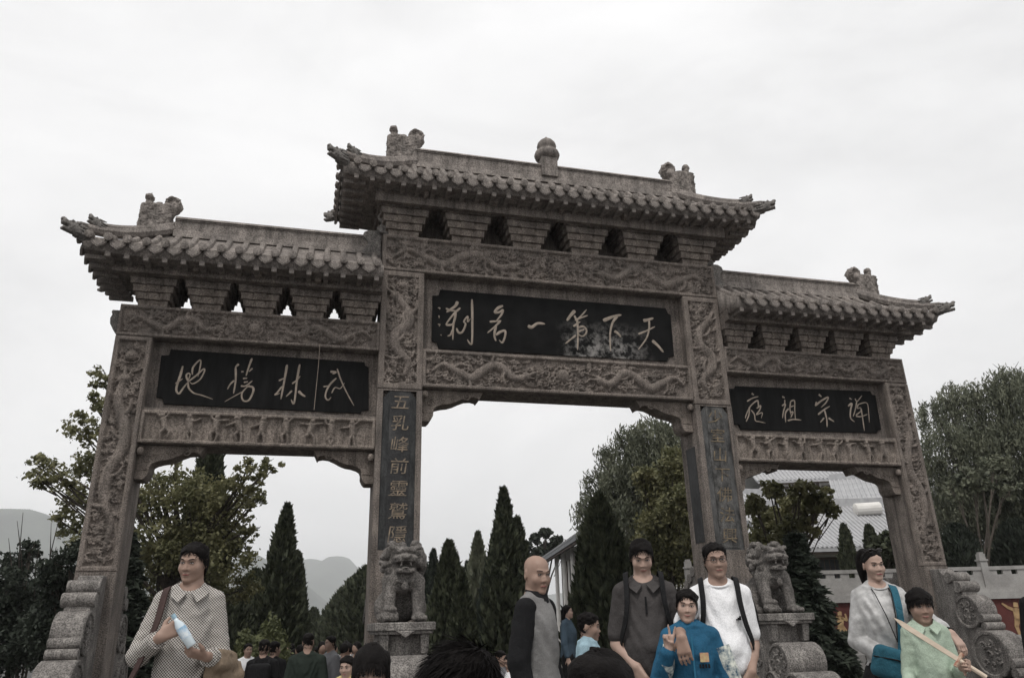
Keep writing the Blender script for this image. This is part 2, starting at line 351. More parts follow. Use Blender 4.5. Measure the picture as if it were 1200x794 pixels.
        s.stroke([hd+t*r*1.7, hd+t*r*2.2+n_*r*.9, hd+t*r*1.6+n_*r*1.5], .008, .004, .03)
    def pearl(s, x, y, r=.075):
        for a in np.linspace(0, 6.28, 11, endpoint=False):
            s.stroke([(x+r*1.1*math.cos(a), y+r*1.1*math.sin(a)), (x+r*1.7*math.cos(a+.25), y+r*1.6*math.sin(a+.25)), (x+r*2.2*math.cos(a+.05), y+r*2.1*math.sin(a+.05))], .020, .004, .03)
        s.bump(x, y, r, .055); s.ring(x, y, r*1.35, .014, .032)
    def figure(s, x, y, k=.3, seed=0):
        """small standing fighter with swung arms and bent legs, k = height"""
        r = np.random.default_rng(seed); le = r.uniform(-.12, .12)
        hip = np.array([x, y+.45*k]); sh = hip+np.array([le*k, .30*k]); hdp = sh+np.array([le*.5*k, .15*k])
        s.bump(hdp[0], hdp[1], .115*k, .055); s.stroke([hip, sh], .13*k, .16*k, .05, sm=False)
        for sg in (-1, 1):
            a = r.uniform(-.5, 1.3); el = sh+np.array([sg*math.cos(a), math.sin(a)])*.2*k; b = a+r.uniform(-.3, 1.4); s.stroke([sh, el, el+np.array([sg*math.cos(b), math.sin(b)])*.2*k], .075*k, .055*k, .045, sm=False)
            a = r.uniform(-1.4, -.75); kn = hip+np.array([sg*math.cos(a), math.sin(a)])*.25*k; b = r.uniform(-1.9, -1.35); s.stroke([hip, kn, kn+np.array([sg*math.cos(b)*1.0, math.sin(b)])*.24*k], .095*k, .06*k, .045, sm=False)
        s.stroke([hip+np.array([-.08*k, 0]), hip+np.array([.08*k, -.02*k])], .05*k, .05*k, .048, sm=False)
    def build(s, name, x0, z0, yf, mat_, parent, back=.10):
        r = s.r; rough = (r.normal(size=s.P.shape)*.0012).astype(np.float32)
        H = s.base+1.55*s.P*s.mask+rough
        X = x0+np.broadcast_to(s.u[:, None], H.shape); Z = z0+np.broadcast_to(s.v[None, :], H.shape)
        V = np.stack([X, yf-H, Z], -1).reshape(-1, 3); idx = np.arange(s.nx*s.nz).reshape(s.nx, s.nz)
        Q = np.stack([idx[:-1, :-1], idx[1:, :-1], idx[1:, 1:], idx[:-1, 1:]], -1).reshape(-1, 4)
        loop = np.concatenate([idx[:, 0], idx[-1, 1:], idx[-2::-1, -1], idx[0, -2:0:-1]]); nb = len(V)
        B = V[loop].copy(); B[:, 1] = yf+back; V = np.concatenate([V, B]); k = np.arange(len(loop)); k2 = (k+1) % len(loop)
        S = np.stack([loop[k2], loop[k], nb+k, nb+k2], 1); Q = np.concatenate([Q, S])
        return link(name, mkmesh(name, V, Q, True), mat_, parent)

ZA, ZB, ZC, ZD, ZE, ZF, ZG, ZH, ZI, ZJ, ZK = [z+1.65 for z in (5.97, 5.34, 4.05, 3.44, 3.38, 4.44, 3.97, 2.91, 2.45, .78, 1.06)]
AI, AO, BI, BO, DP, YC = 2.265, 2.935, 6.113, 6.589, .65, .325
gate = empty('memorial_gate', (0, YC, 0))
tag(gate, 'three-bay carved grey stone memorial gate with tiled roofs and black name boards', 'gate')

# ---- pillars
def pillar(x0, x1, ztop, zbase_panel):
    m = MB(); m.box(x0, x1, .09, DP, .0, ztop); return m.build('pillar', STONE, gate, bevel=.012)
p1 = pillar(-BO, -BI, ZG, ZJ); p4 = pillar(BI, BO, ZG, ZJ); p2 = pillar(-AO, -AI, ZB, ZE); p3 = pillar(AI, AO, ZB, ZE)
for s, P_ in ((-1, p1), (1, p4)):
    x0 = -BO if s < 0 else BI; W_ = BO-BI; H_ = ZG-ZJ-.012
    R_ = Relief(W_, H_, border=.06, depth=.06, seed=11+s)
    R_.bump(W_/2, H_-.28, .085, .06); R_.ring(W_/2, H_-.28, .115, .012)
    zz = np.linspace(.28, H_-.62, 8); pts = [(W_/2+.085*math.sin(i*1.65+.6)*(1 if s < 0 else -1), z) for i, z in enumerate(zz)]
    R_.dragon(pts, .078); R_.fill(170, 1.05)
    R_.build('carved_panel', x0, ZJ, 0, STONE_R, P_)
    m = MB(); m.box(x0, x0+W_, 0, .0895, 0, ZJ-.004); m.build('plain_face', STONE, P_)
for s, P_ in ((-1, p2), (1, p3)):
    x0 = -AO if s < 0 else AI; W_ = AO-AI; H_ = ZB-ZE-.012
    R_ = Relief(W_, H_, border=.085, depth=.06, seed=21+s)
    zz = np.linspace(.22, H_-.42, 7); pts = [(W_/2+.13*math.sin(i*1.7+.4)*(1 if s < 0 else -1), z) for i, z in enumerate(zz)]
    R_.dragon(pts, .088); R_.pearl(W_/2, H_-.24, .07); R_.fill(170, 1.15)
    R_.build('carved_panel', x0, ZE, 0, STONE_R, P_)
    # couplet board sunk into the lower front face: frame strips round a black board
    fw = .085; zb, zt = ZK-.02, ZE-.03
    m = MB(); m.box(x0, x0+fw, 0, .0895, zb, zt+.02); m.box(x0+W_-fw, x0+W_, 0, .0895, zb, zt+.02); m.box(x0, x0+W_, .002, .0895, 0, zb); m.box(x0+fw, x0+W_-fw, .004, .0895, zt, zt+.02)
    m.build('board_frame', STONE, P_)
    cw = .045
    CB = mat('worn_couplet_stone', (.034, .035, .036) if s < 0 else (.075, .076, .075), (.014, .015, .015) if s < 0 else (.018, .018, .018), 9, .7, .3, 40, .3, .3, 60, .7 if s > 0 else .4, (.13, .128, .125), (1, 1, .45))
    m = MB(); poly = [(x0+fw, zb), (x0+W_-fw, zb), (x0+W_-fw, zt-.12), (x0+W_-fw-cw, zt-.06), (x0+W_-fw-2*cw, zt), (x0+fw+2*cw, zt), (x0+fw+cw, zt-.06), (x0+fw, zt-.12)]
    m.prism(poly, .022, .088); m.build('couplet_board', CB, P_)
    CB2 = mat('couplet_panel', (.03, .03, .031), (.012, .012, .013), 7, .6, .2, 40, .3, .3, 60, .3, (.17, .165, .16)) if s < 0 else mat('flaked_couplet_panel', (.125, .122, .117), (.012, .012, .012), 6, .8, .3, 40, .3, .3, 60, .3, (.02, .02, .02), (1.4, 1.4, .8))
    m = MB(); m.box(x0+fw+.105, x0+W_-fw-.095, .014, .03, zb+.03, zt-.004); cbo = m.build('lettered_panel', CB2, P_)
    # inner-side board of the pillar
    m = MB(); xs = x0+W_ if s < 0 else x0; m.box(xs-.006, xs+.006, .17, .48, ZK+.12, 4.35); m.build('side_board', mat('black_side_board', (.028, .028, .029), (.012, .012, .012), 6, .7, .2, 40, .3, .3, 60, .4, (.07, .07, .07), (1, 1, .4)), P_)

# ---- beams with reliefs
def beam(name, x0, x1, z0, z1, seed, kind, yf=0., border=.05):
    m = MB(); m.box(x0+.002, x1-.002, yf+.085, DP-yf-.001, z0, z1); b = m.build(name, STONE, gate)
    R_ = Relief(x1-x0, z1-z0-.004, border=border, depth=.06, seed=seed); w_, h_ = R_.w, R_.h
    if kind == 'dragon':
        r = h_*.13; c = w_/2
        R_.pearl(c, h_*.5, h_*.19)
        for sg in (-1, 1):
            q = [.93, .86, .76, .66, .55, .46, .36, .27]; zz = [.42, .62, .45, .30, .60, .66, .36, .42]
            R_.dragon([(c+sg*(a*w_/2), h_*b_) for a, b_ in zip(q, zz)], r)
        R_.fill(int(w_*60), h_*1.9)
    elif kind == 'figures':
        n = int(w_/.34); 
        for i in range(n): R_.figure(.16+(w_-.32)*(i+.5)/n+R_.r.uniform(-.04, .04), h_*.12, h_*.80, seed*31+i)
        for i in range(n):
            x = .16+(w_-.32)*(i+1)/n; R_.stroke([(x, h_*.15), (x+.01, h_*.5), (x-.02, h_*.78)], .012, .006, .018)
    R_.build('carved_front', x0, z0+.002, yf, STONE_R if kind == 'dragon' else STONE_W, b)
    return b
beam('lintel', -AO, AO, ZB, ZA, 41, 'dragon')
beam('lower_lintel', -AI, AI, ZD, ZC, 42, 'dragon', .012)
for s in (-1, 1):
    a, b = (-BO, -AO-.003) if s < 0 else (AO+.003, BO)
    beam('side_lintel', a, b, ZG, ZF, 43+s, 'dragon', .004, .04)
    a, b = (-BI, -AO-.003) if s < 0 else (AO+.003, BI)
    beam('side_lower_lintel', a, b, ZI, ZH, 46+s, 'figures', .012, .045)
    m = MB(); m.box(a+.001, b-.001, .03, DP-.03, ZH, ZH+.035); m.build('ledge', STONE, gate)

# ---- back walls of the name-board recesses, boards and their characters
def ribbon(m, pts, width, y, thick=.006, taper=True):
    """a brush stroke lying on the plane Y=y, points in (x,z)"""
    P = smooth_path(pts, 7); n = len(P); T = np.gradient(P, axis=0); T /= np.linalg.norm(T, axis=1)[:, None]+1e-9; Nn = np.stack([-T[:, 1], T[:, 0]], 1)
    t = np.linspace(0, 1, n); wd = width*(np.interp(t, [0, .12, .5, .85, 1], [.65, 1.1, .85, .75, .3]) if taper else np.ones(n))
    b = len(m.v)
    for i in range(n):
        for sg, dy in ((-1, 0), (0, -thick), (1, 0)):
            q = P[i]+Nn[i]*sg*wd[i]/2; m.v.append((q[0], y+dy, q[1]))
    for i in range(n-1):
        for k in (0, 1): m.f.append((b+i*3+k, b+i*3+k+1, b+(i+1)*3+k+1, b+(i+1)*3+k))
YB = .20
def board(px, recess, chars, worn=None):
    x0, x1, z0, z1 = recess
    m = MB(); m.box(x0, x1, YB+.03, YB+.2, z0, z1)
    back = m.build('recess_wall', STONE, gate)
    m = MB(); P = [at(x, y, Y=YB) for x, y in px]; m.prism([(p[0], p[2]) for p in P], YB, YB+.03)
    bo = m.build('name_board', worn or BLACK, gate, bevel=.004)
    for (ox, oy, sc, strokes, w0) in chars:
        m = MB()
        for st in strokes:
            wd = w0
            if isinstance(st[0], (int, float)): wd = w0*st[0]; st = st[1:]
            pts = [at(ox+a/sc, oy+b/sc, Y=YB-.002) for a, b in st]; ribbon(m, [(p[0], p[2]) for p in pts], wd*.82, YB-.001)
        m.build('character', INK, bo)
    return bo
WORN = mat('worn_black_board', (.011, .011, .011), (.006, .006, .006), 4, .65, .2, 40, .06, .2, 90, 0)
t_ = WORN.node_tree; n_ = t_.nodes.new; bs_ = t_.nodes['Principled BSDF']; src = bs_.inputs['Base Color'].links[0].from_socket
g_ = n_('ShaderNodeTexCoord'); sx = n_('ShaderNodeSeparateXYZ'); t_.links.new(g_.outputs['Object'], sx.inputs[0])
def rng_node(sock, a, b):
    q = n_('ShaderNodeMapRange'); q.inputs['From Min'].default_value = a; q.inputs['From Max'].default_value = b; t_.links.new(sock, q.inputs['Value']); return q.outputs[0]
def mul(a, b):
    q = n_('ShaderNodeMath'); q.operation = 'MULTIPLY'; t_.links.new(a, q.inputs[0]); t_.links.new(b, q.inputs[1]); return q.outputs[0]
qn = n_('ShaderNodeTexNoise'); qn.inputs['Scale'].default_value = 7; qn.inputs['Detail'].default_value = 9; qn.inputs['Roughness'].default_value = .72; t_.links.new(g_.outputs['Object'], qn.inputs['Vector'])
f_ = mul(mul(rng_node(sx.outputs['X'], -.05, .35), rng_node(sx.outputs['X'], 1.75, 1.15)), mul(rng_node(sx.outputs['Z'], 6.5, 6.0), rng_node(qn.outputs['Fac'], .46, .62)))
mxn = n_('ShaderNodeMixRGB'); t_.links.new(f_, mxn.inputs[0]); t_.links.new(src, mxn.inputs[1]); mxn.inputs[2].default_value = (.23, .22, .21, 1); t_.links.new(mxn.outputs[0], bs_.inputs['Base Color'])

Z1 = (500, 340, 8.0); Z2 = (650, 350, 8.0); Z3 = (190, 400, 9.925); Z4 = (310, 400, 9.925); Z5 = (860, 450, 13.23); Z6 = (950, 450, 13.23)
CH_C = [
 (*Z1, [(1.5, (290, 105), (265, 150), (185, 205)), ((180, 170), (230, 190), (275, 190)), ((315, 165), (260, 215), (200, 290), (180, 325)), (1.2, (270, 200), (265, 260), (250, 330), (245, 465)), ((180, 325), (240, 320), (265, 270)), ((245, 370), (225, 415), (195, 430)), ((280, 355), (300, 395), (335, 390), (365, 320), (350, 290), (385, 245), (385, 295), (410, 265)), (1.1, (425, 85), (428, 300), (422, 500), (380, 460))], .042),
 (*Z1, [(1.3, (715, 145), (670, 165), (640, 205), (680, 205), (715, 185), (700, 230), (650, 290)), ((590, 295), (650, 290), (700, 285)), ((690, 290), (640, 340), (570, 400)), (1.2, (650, 330), (635, 420), (650, 475)), (1.2, (650, 420), (690, 390), (735, 380), (735, 430), (710, 490), (680, 465))], .042),
 (*Z1, [(1.5, (950, 330), (985, 345), (1040, 310), (1110, 315))], .045),
 (*Z1, [((105, 165), (125, 165), (120, 180)), ((115, 235), (117, 262)), ((105, 320), (125, 320), (115, 340)), ((130, 415), (140, 425))], .022),
 (*Z2, [(1.7, (190, 110), (150, 155), (115, 205)), ((185, 155), (215, 190), (300, 100)), ((190, 200), (240, 180), (310, 155)), ((175, 260), (215, 230), (240, 215)), (1.1, (210, 190), (218, 300), (215, 480)), ((215, 270), (270, 260), (300, 300), (275, 345), (240, 345), (215, 320)), ((215, 310), (280, 285)), ((200, 340), (150, 380), (100, 420))], .042),
 (*Z2, [(1.6, (455, 205), (540, 170), (625, 150)), (1.1, (590, 165), (545, 220), (520, 330), (525, 490)), (1.3, (560, 300), (600, 330), (620, 360))], .045),
 (*Z2, [(1.6, (830, 205), (880, 195), (925, 180)), ((885, 195), (885, 280), (860, 370), (785, 475)), ((785, 330), (860, 300), (940, 260)), (1.6, (915, 390), (970, 440), (1020, 500))], .042)]
CH_L = [
 (*Z3, [(1.3, (240, 285), (215, 380), (175, 500), (165, 570), (195, 605), (225, 570), (260, 520), (310, 460)), ((155, 490), (240, 430)), ((300, 460), (280, 400), (300, 370), (325, 385), (300, 460)), ((350, 385), (360, 300), (430, 220), (450, 240), (430, 350), (415, 410)), ((310, 460), (390, 400), (480, 320), (490, 350), (440, 440), (360, 490), (320, 470)), ((300, 470), (310, 540), (370, 600), (460, 625), (590, 670))], .030),
 (*Z3, [(1.3, (890, 260), (850, 300)), (1.2, (855, 300), (855, 450), (830, 605)), ((840, 450), (790, 500), (760, 555)), (1.2, (1045, 195), (1010, 290), (975, 400)), ((920, 350), (950, 350)), ((1050, 310), (1010, 350)), ((940, 430), (990, 425)), ((950, 475), (1000, 465)), ((915, 515), (970, 515), (1050, 455)), (1.2, (980, 520), (1050, 530), (1060, 580), (1010, 680), (950, 690), (925, 640), (940, 580), (1020, 500)), (.6, (940, 580), (830, 640), (725, 700))], .030),
 (*Z4, [(1.4, (262, 270), (235, 430), (190, 670)), ((165, 455), (240, 420)), ((205, 520), (150, 590), (120, 620), (180, 600)), (1.3, (410, 265), (380, 430), (345, 710), (310, 675)), ((320, 490), (375, 450), (415, 400)), ((320, 570), (250, 640)), (1.6, (395, 575), (430, 610), (475, 640))], .030),
 (*Z4, [(1.5, (765, 350), (830, 355), (790, 375)), (1.2, (835, 425), (760, 500), (715, 590), (710, 650), (740, 680), (775, 645)), ((685, 525), (745, 515)), ((845, 315), (890, 450), (960, 600), (1040, 745)), (.8, (780, 600), (820, 535), (880, 545), (930, 480))], .028)]
CH_R = [
 (*Z5, [(1.5, (275, 140), (310, 165)), ((205, 265), (290, 215), (380, 190)), ((380, 250), (330, 270), (250, 350), (190, 480), (180, 530)), (1.1, (240, 350), (235, 470), (190, 580)), ((375, 250), (380, 350), (350, 370)), ((365, 370), (415, 330), (400, 400), (350, 470), (440, 440), (425, 525)), ((270, 400), (320, 470), (335, 560), (400, 580), (490, 600))], .030),
 (*Z5, [(1.4, (750, 190), (790, 210)), (1.1, (745, 335), (800, 310), (770, 420), (755, 525)), ((790, 240), (790, 330)), (1.2, (850, 375), (800, 450), (805, 590)), ((880, 265), (870, 380), (890, 480)), ((880, 265), (940, 255), (945, 400), (955, 545)), ((880, 350), (930, 330)), ((870, 440), (920, 430), (880, 520)), (1.2, (835, 565), (920, 545), (1045, 555))], .030),
 (*Z6, [(1.5, (125, 155), (170, 195)), ((90, 270), (70, 335)), (1.2, (70, 335), (160, 260), (270, 200), (240, 280), (160, 360)), (1.2, (115, 470), (200, 400), (295, 340)), (1.2, (215, 400), (250, 540), (255, 665)), ((210, 520), (150, 590)), (1.4, (275, 520), (365, 580))], .032),
 (*Z6, [(1.2, (600, 215), (640, 235)), (1.4, (580, 340), (640, 300), (620, 400), (620, 520), (680, 580)), ((690, 220), (720, 265), (795, 175)), ((715, 270), (690, 400), (660, 500)), ((740, 310), (720, 370), (780, 360)), (.8, (740, 310), (870, 290), (900, 440), (910, 590)), ((700, 480), (790, 410)), ((700, 495), (780, 500), (880, 465)), (1.2, (780, 370), (800, 480), (835, 720))], .030)]
board([(516, 339), (780, 361), (783, 367), (786, 369), (790, 417), (784, 418), (782, 423), (514, 408), (512, 401), (506, 399), (507, 346), (514, 346)], (-AI, AI, ZC, ZB), CH_C, WORN)
board([(200, 409), (427, 424), (428, 428), (432, 430), (432, 480), (424, 481), (423, 484), (192, 473), (190, 466), (183, 465), (189, 416), (198, 416)], (-BI, -AO, ZH, ZG), CH_L)
board([(862, 452), (1020, 458), (1022, 462), (1026, 463), (1033, 503), (1029, 504), (1028, 507), (868, 503), (866, 497), (858, 496), (855, 455), (861, 455)], (AO, BI, ZH, ZG), CH_R)
# wire hanging over the left board
m = MB(); m.tube([at(x, y, Y=y_) for x, y, y_ in ((375, 402, -.01), (373, 430, .02), (368, 480, -.004))], .004, 5); wire = m.build('hanging_wire', INK)
tag(wire, 'thin pale wire hanging down across the left black name board', 'wire')
# couplets in the board panels
def glyphs(txt, x, ztop, zbot, size, y, parent, pm):
    n = len(txt)
    for i, ch in enumerate(txt):
        c = bpy.data.curves.new('character', 'FONT'); c.body = ch; c.size = size; c.align_x = 'CENTER'; c.align_y = 'CENTER'; c.extrude = .003; c.shear = .12; c.resolution_u = 2
        o = bpy.data.objects.new('tmp', c); COL.objects.link(o); dg = bpy.context.evaluated_depsgraph_get(); me = bpy.data.meshes.new_from_object(o.evaluated_get(dg)); bpy.data.objects.remove(o)
        me.materials.clear(); z = ztop-(i+.5)*(ztop-zbot)/n
        link('character', me, pm, parent, loc=(x, y, z), rot=(math.radians(90), 0, math.radians(random.uniform(-3, 3)) if False else 0), scale=(1.05, .92, 1))
for o in [q for q in bpy.data.objects if q.name.startswith('lettered_panel')]:
    xs = [v.co.x for v in o.data.vertices]; left = xs[0] < 0
    PAINT = mat('worn_character_paint', (.30, .235, .17), (.07, .065, .06), 9, .85, .2, 50) if left else mat('flaked_character_paint', (.22, .17, .11), (.06, .055, .05), 7, .85, .2, 50)
    glyphs('五乳峰前靈鷲隱' if left else '少室山下佛法興', (min(xs)+max(xs))/2, ZE-.06, ZK+.02, .27, .010, o, PAINT)

# ---- corner brackets under the lower lintels
def queti(x, sg, ztop, L_, H_):
    pr = [(0, 0), (1, 0), (.965, -.12), (.93, -.26), (.91, -.20), (.84, -.17), (.74, -.19), (.64, -.27), (.55, -.36), (.46, -.42), (.36, -.45), (.27, -.50), (.22, -.56), (.20, -.66), (.20, -.80), (.17, -.92), (.13, -1.0), (0, -1.0)]
    m = MB(); m.prism([(x+sg*a*L_, ztop+b*H_) for a, b in pr], .16, .50)
    o = m.build('corner_bracket', STONE_W, gate, bevel=.008)
    m = MB()
    for k in range(4):
        cx = x+sg*L_*(.16+.19*k); cz = ztop-H_*(.42-.085*k); r = H_*.13
        m.tube([(cx+r*(1-q*.75)*math.cos(q*8+k), .158, cz+r*(1-q*.75)*math.sin(q*8+k)) for q in np.linspace(0, 1, 12)], .011, 5)
        m.tube([(cx+sg*.06, .158, cz+.05), (cx+sg*.14, .158, cz+.09), (cx+sg*.2, .158, cz+.05)], [.012, .01, .004], 5)
    m.box(min(x+sg*.01, x+sg*.19*L_), max(x+sg*.01, x+sg*.19*L_), .15, .17, ztop-H_*.72, ztop-H_*.69)
    so_ = m.build('scroll_carving', STONE_W, o); so_['kind'] = 'stuff'
    m = MB(); m.lathe([(.0, -.05), (.035, -.05), (.05, -.02), (.05, .02), (.03, .05), (0, .05)], 8, (x+sg*.05, .08, ztop-.10)); m.build('boss', STONE_W, o)
for x, sg, z in ((-AI, 1, ZD), (AI, -1, ZD)): queti(x, sg, z-.002, .98, .50)
for x, sg in ((-BI, 1), (-AO, -1), (AO, 1), (BI, -1)): queti(x, sg, ZI-.002, .86, .47)

# ---- bracket sets
def bracket(xc, zb, nt, w0, dw, dy, hh, x_lo=-99, x_hi=99, wmax=9):
    e = empty('bracket_set', (xc, 0, zb), 0, gate); e.location = (xc, -YC, zb)
    for t in range(nt):
        w_ = min(w0+dw*t, wmax); a, b = max(-w_, x_lo-xc), min(w_, x_hi-xc); y0 = .045-dy*t; y1 = DP-.045+dy*t; z = hh*t
        m = MB(); m.box(a+.012, b-.012, y0+.012, y1-.012, z, z+hh); nb = 3 if t else 1
        for k in range(nb):
            p, q = a+(b-a)*k/nb+.004, a+(b-a)*(k+1)/nb-.004
            sh = .01 if (t+k) % 2 else 0.
            m.box(p, q, y0-sh, y0+.10, z+.012, z+hh-.004, bx=.014, by=.016); m.box(p, q, y1-.10, y1, z+.012, z+hh-.004, bx=.014)
            if t and k < nb-1: m.box(q-.022, q+.03, y0-.012, y0+.05, z-.012, z+.014, bx=.008)
        for yy in np.linspace(y0+.12, y1-.2, 3):                       # arms seen in the gaps
            if a > x_lo-xc+1e-4: m.box(a-.002, a+.05, yy, yy+.09, z+.014, z+hh-.006, by=.012)
            if b < x_hi-xc-1e-4: m.box(b-.05, b+.002, yy, yy+.09, z+.014, z+hh-.006, by=.012)
        m.build('bracket_tier', STONE_W if t < 3 else STONE, e, loc=(0, 0, 0))
for i in range(6): bracket(-2.61+1.044*i, ZA+.002, 6, .255, .046, .048, .112, wmax=.517)
for s in (-1, 1):
    for i in range(5):
        x = s*(6.19-.735*i); bracket(x, ZF+.002, 6, .205, .037, .044, .100, AO+.002 if s > 0 else -99, 99 if s > 0 else -AO-.002, .362)
# ---- roofs
def rot_to(d, up=(0, 0, 1)):
    d = np.array(d, float); d /= np.linalg.norm(d); s = np.cross(np.array(up, float), d); s /= np.linalg.norm(s)+1e-9; u = np.cross(d, s); return np.stack([d, s, u], 1)   # columns: forward, side, up
F_ = Field((-.30, -.22, -.24), (.46, .22, .34), .013)               # horned beast head that ends a hip, looks along +x
F_.cone((-.2, 0, -.04), (.12, 0, .0), .13, .12, .03); F_.ell((.12, 0, .06), (.13, .12, .12), .03); F_.box((.22, 0, .06), (.14, .085, .06), .03, .04); F_.box((.20, 0, -.09), (.13, .075, .035), .02, .025)
F_.ell((.34, 0, .12), (.055, .07, .045), .02); F_.ell((.30, 0, -.025), (.12, .09, .03), .012, cut=True)
for s in (-1, 1):
    F_.cone((.06, s*.08, .14), (-.12, s*.11, .20), .04, .02, .015); F_.ell((.17, s*.09, .13), (.035, .03, .035), .008)
    for k in range(3): F_.cone((-.02, s*.11, .08-.08*k), (-.18, s*.14, .10-.09*k), .042, .02, .02)
F_.noise(.007, 40, 3); V_, Q_ = F_.mesh(); HEAD_ME = mkmesh('beast_head', V_, Q_, True); HEAD_ME.materials.append(STONE_D)
F_ = Field((-.1, -.16, -.1), (.75, .16, .80), .013)                 # ridge-end beast: block body, coiled tail, knob; +x points along the ridge
F_.box((.22, 0, .22), (.23, .10, .28), .02, .03); F_.cone((.36, 0, .35), (.44, 0, .44), .09, .09, .03)
for q in np.linspace(0, 1, 26):
    a = -2.2+q*7.6; r = .135*(1-.72*q); F_.ell((.42+r*math.cos(a), 0, .53+r*math.sin(a)), (.042*(1-.3*q), .085, .042*(1-.3*q)), .008)
F_.ell((.42, 0, .53), (.12, .06, .12), .01)
F_.cone((.09, 0, .46), (.085, 0, .58), .06, .05, .02); F_.ell((.085, 0, .62), (.065, .07, .06), .012); F_.cone((.16, 0, .46), (.26, 0, .50), .06, .05, .03)
F_.cone((.40, 0, .17), (.56, 0, .22), .07, .045, .03); F_.cone((.38, 0, .06), (.52, 0, .06), .05, .03, .02); F_.ell((.57, 0, .25), (.035, .05, .03), .015)
for s in (-1, 1):
    F_.ell((.36, s*.08, .26), (.035, .03, .035), .01)
    for k in range(7): F_.cone((.08+.04*k, s*.07, .08+.055*k), (.15+.03*k, s*.085, .12+.05*k), .025, .015, .01)
F_.noise(.013, 34, 5); F_.noise(.008, 70, 6); V_, Q_ = F_.mesh(); WEN_ME = mkmesh('ridge_beast', V_, Q_, True); WEN_ME.materials.append(STONE_T)
DRIP = MB(); dp_ = [(-.105, .045), (-.06, .015), (0, .005), (.06, .015), (.105, .045), (.098, -.02), (.07, -.055), (.035, -.075), (0, -.105), (-.035, -.075), (-.07, -.055), (-.098, -.02)]
DRIP.prism(dp_, -.012, .02); DRIP.prism([(a*.72, b*.72-.012) for a, b in dp_], -.02, -.008); DRIP_ME = mkmesh('drip_tile', DRIP.v, DRIP.f); DRIP_ME.materials.append(STONE_T)
RAFT = MB(); RAFT.box(-.035, .035, 0, .34, -.035, .035); RAFT_ME = mkmesh('rafter', RAFT.v, RAFT.f); RAFT_ME.materials.append(STONE_T)

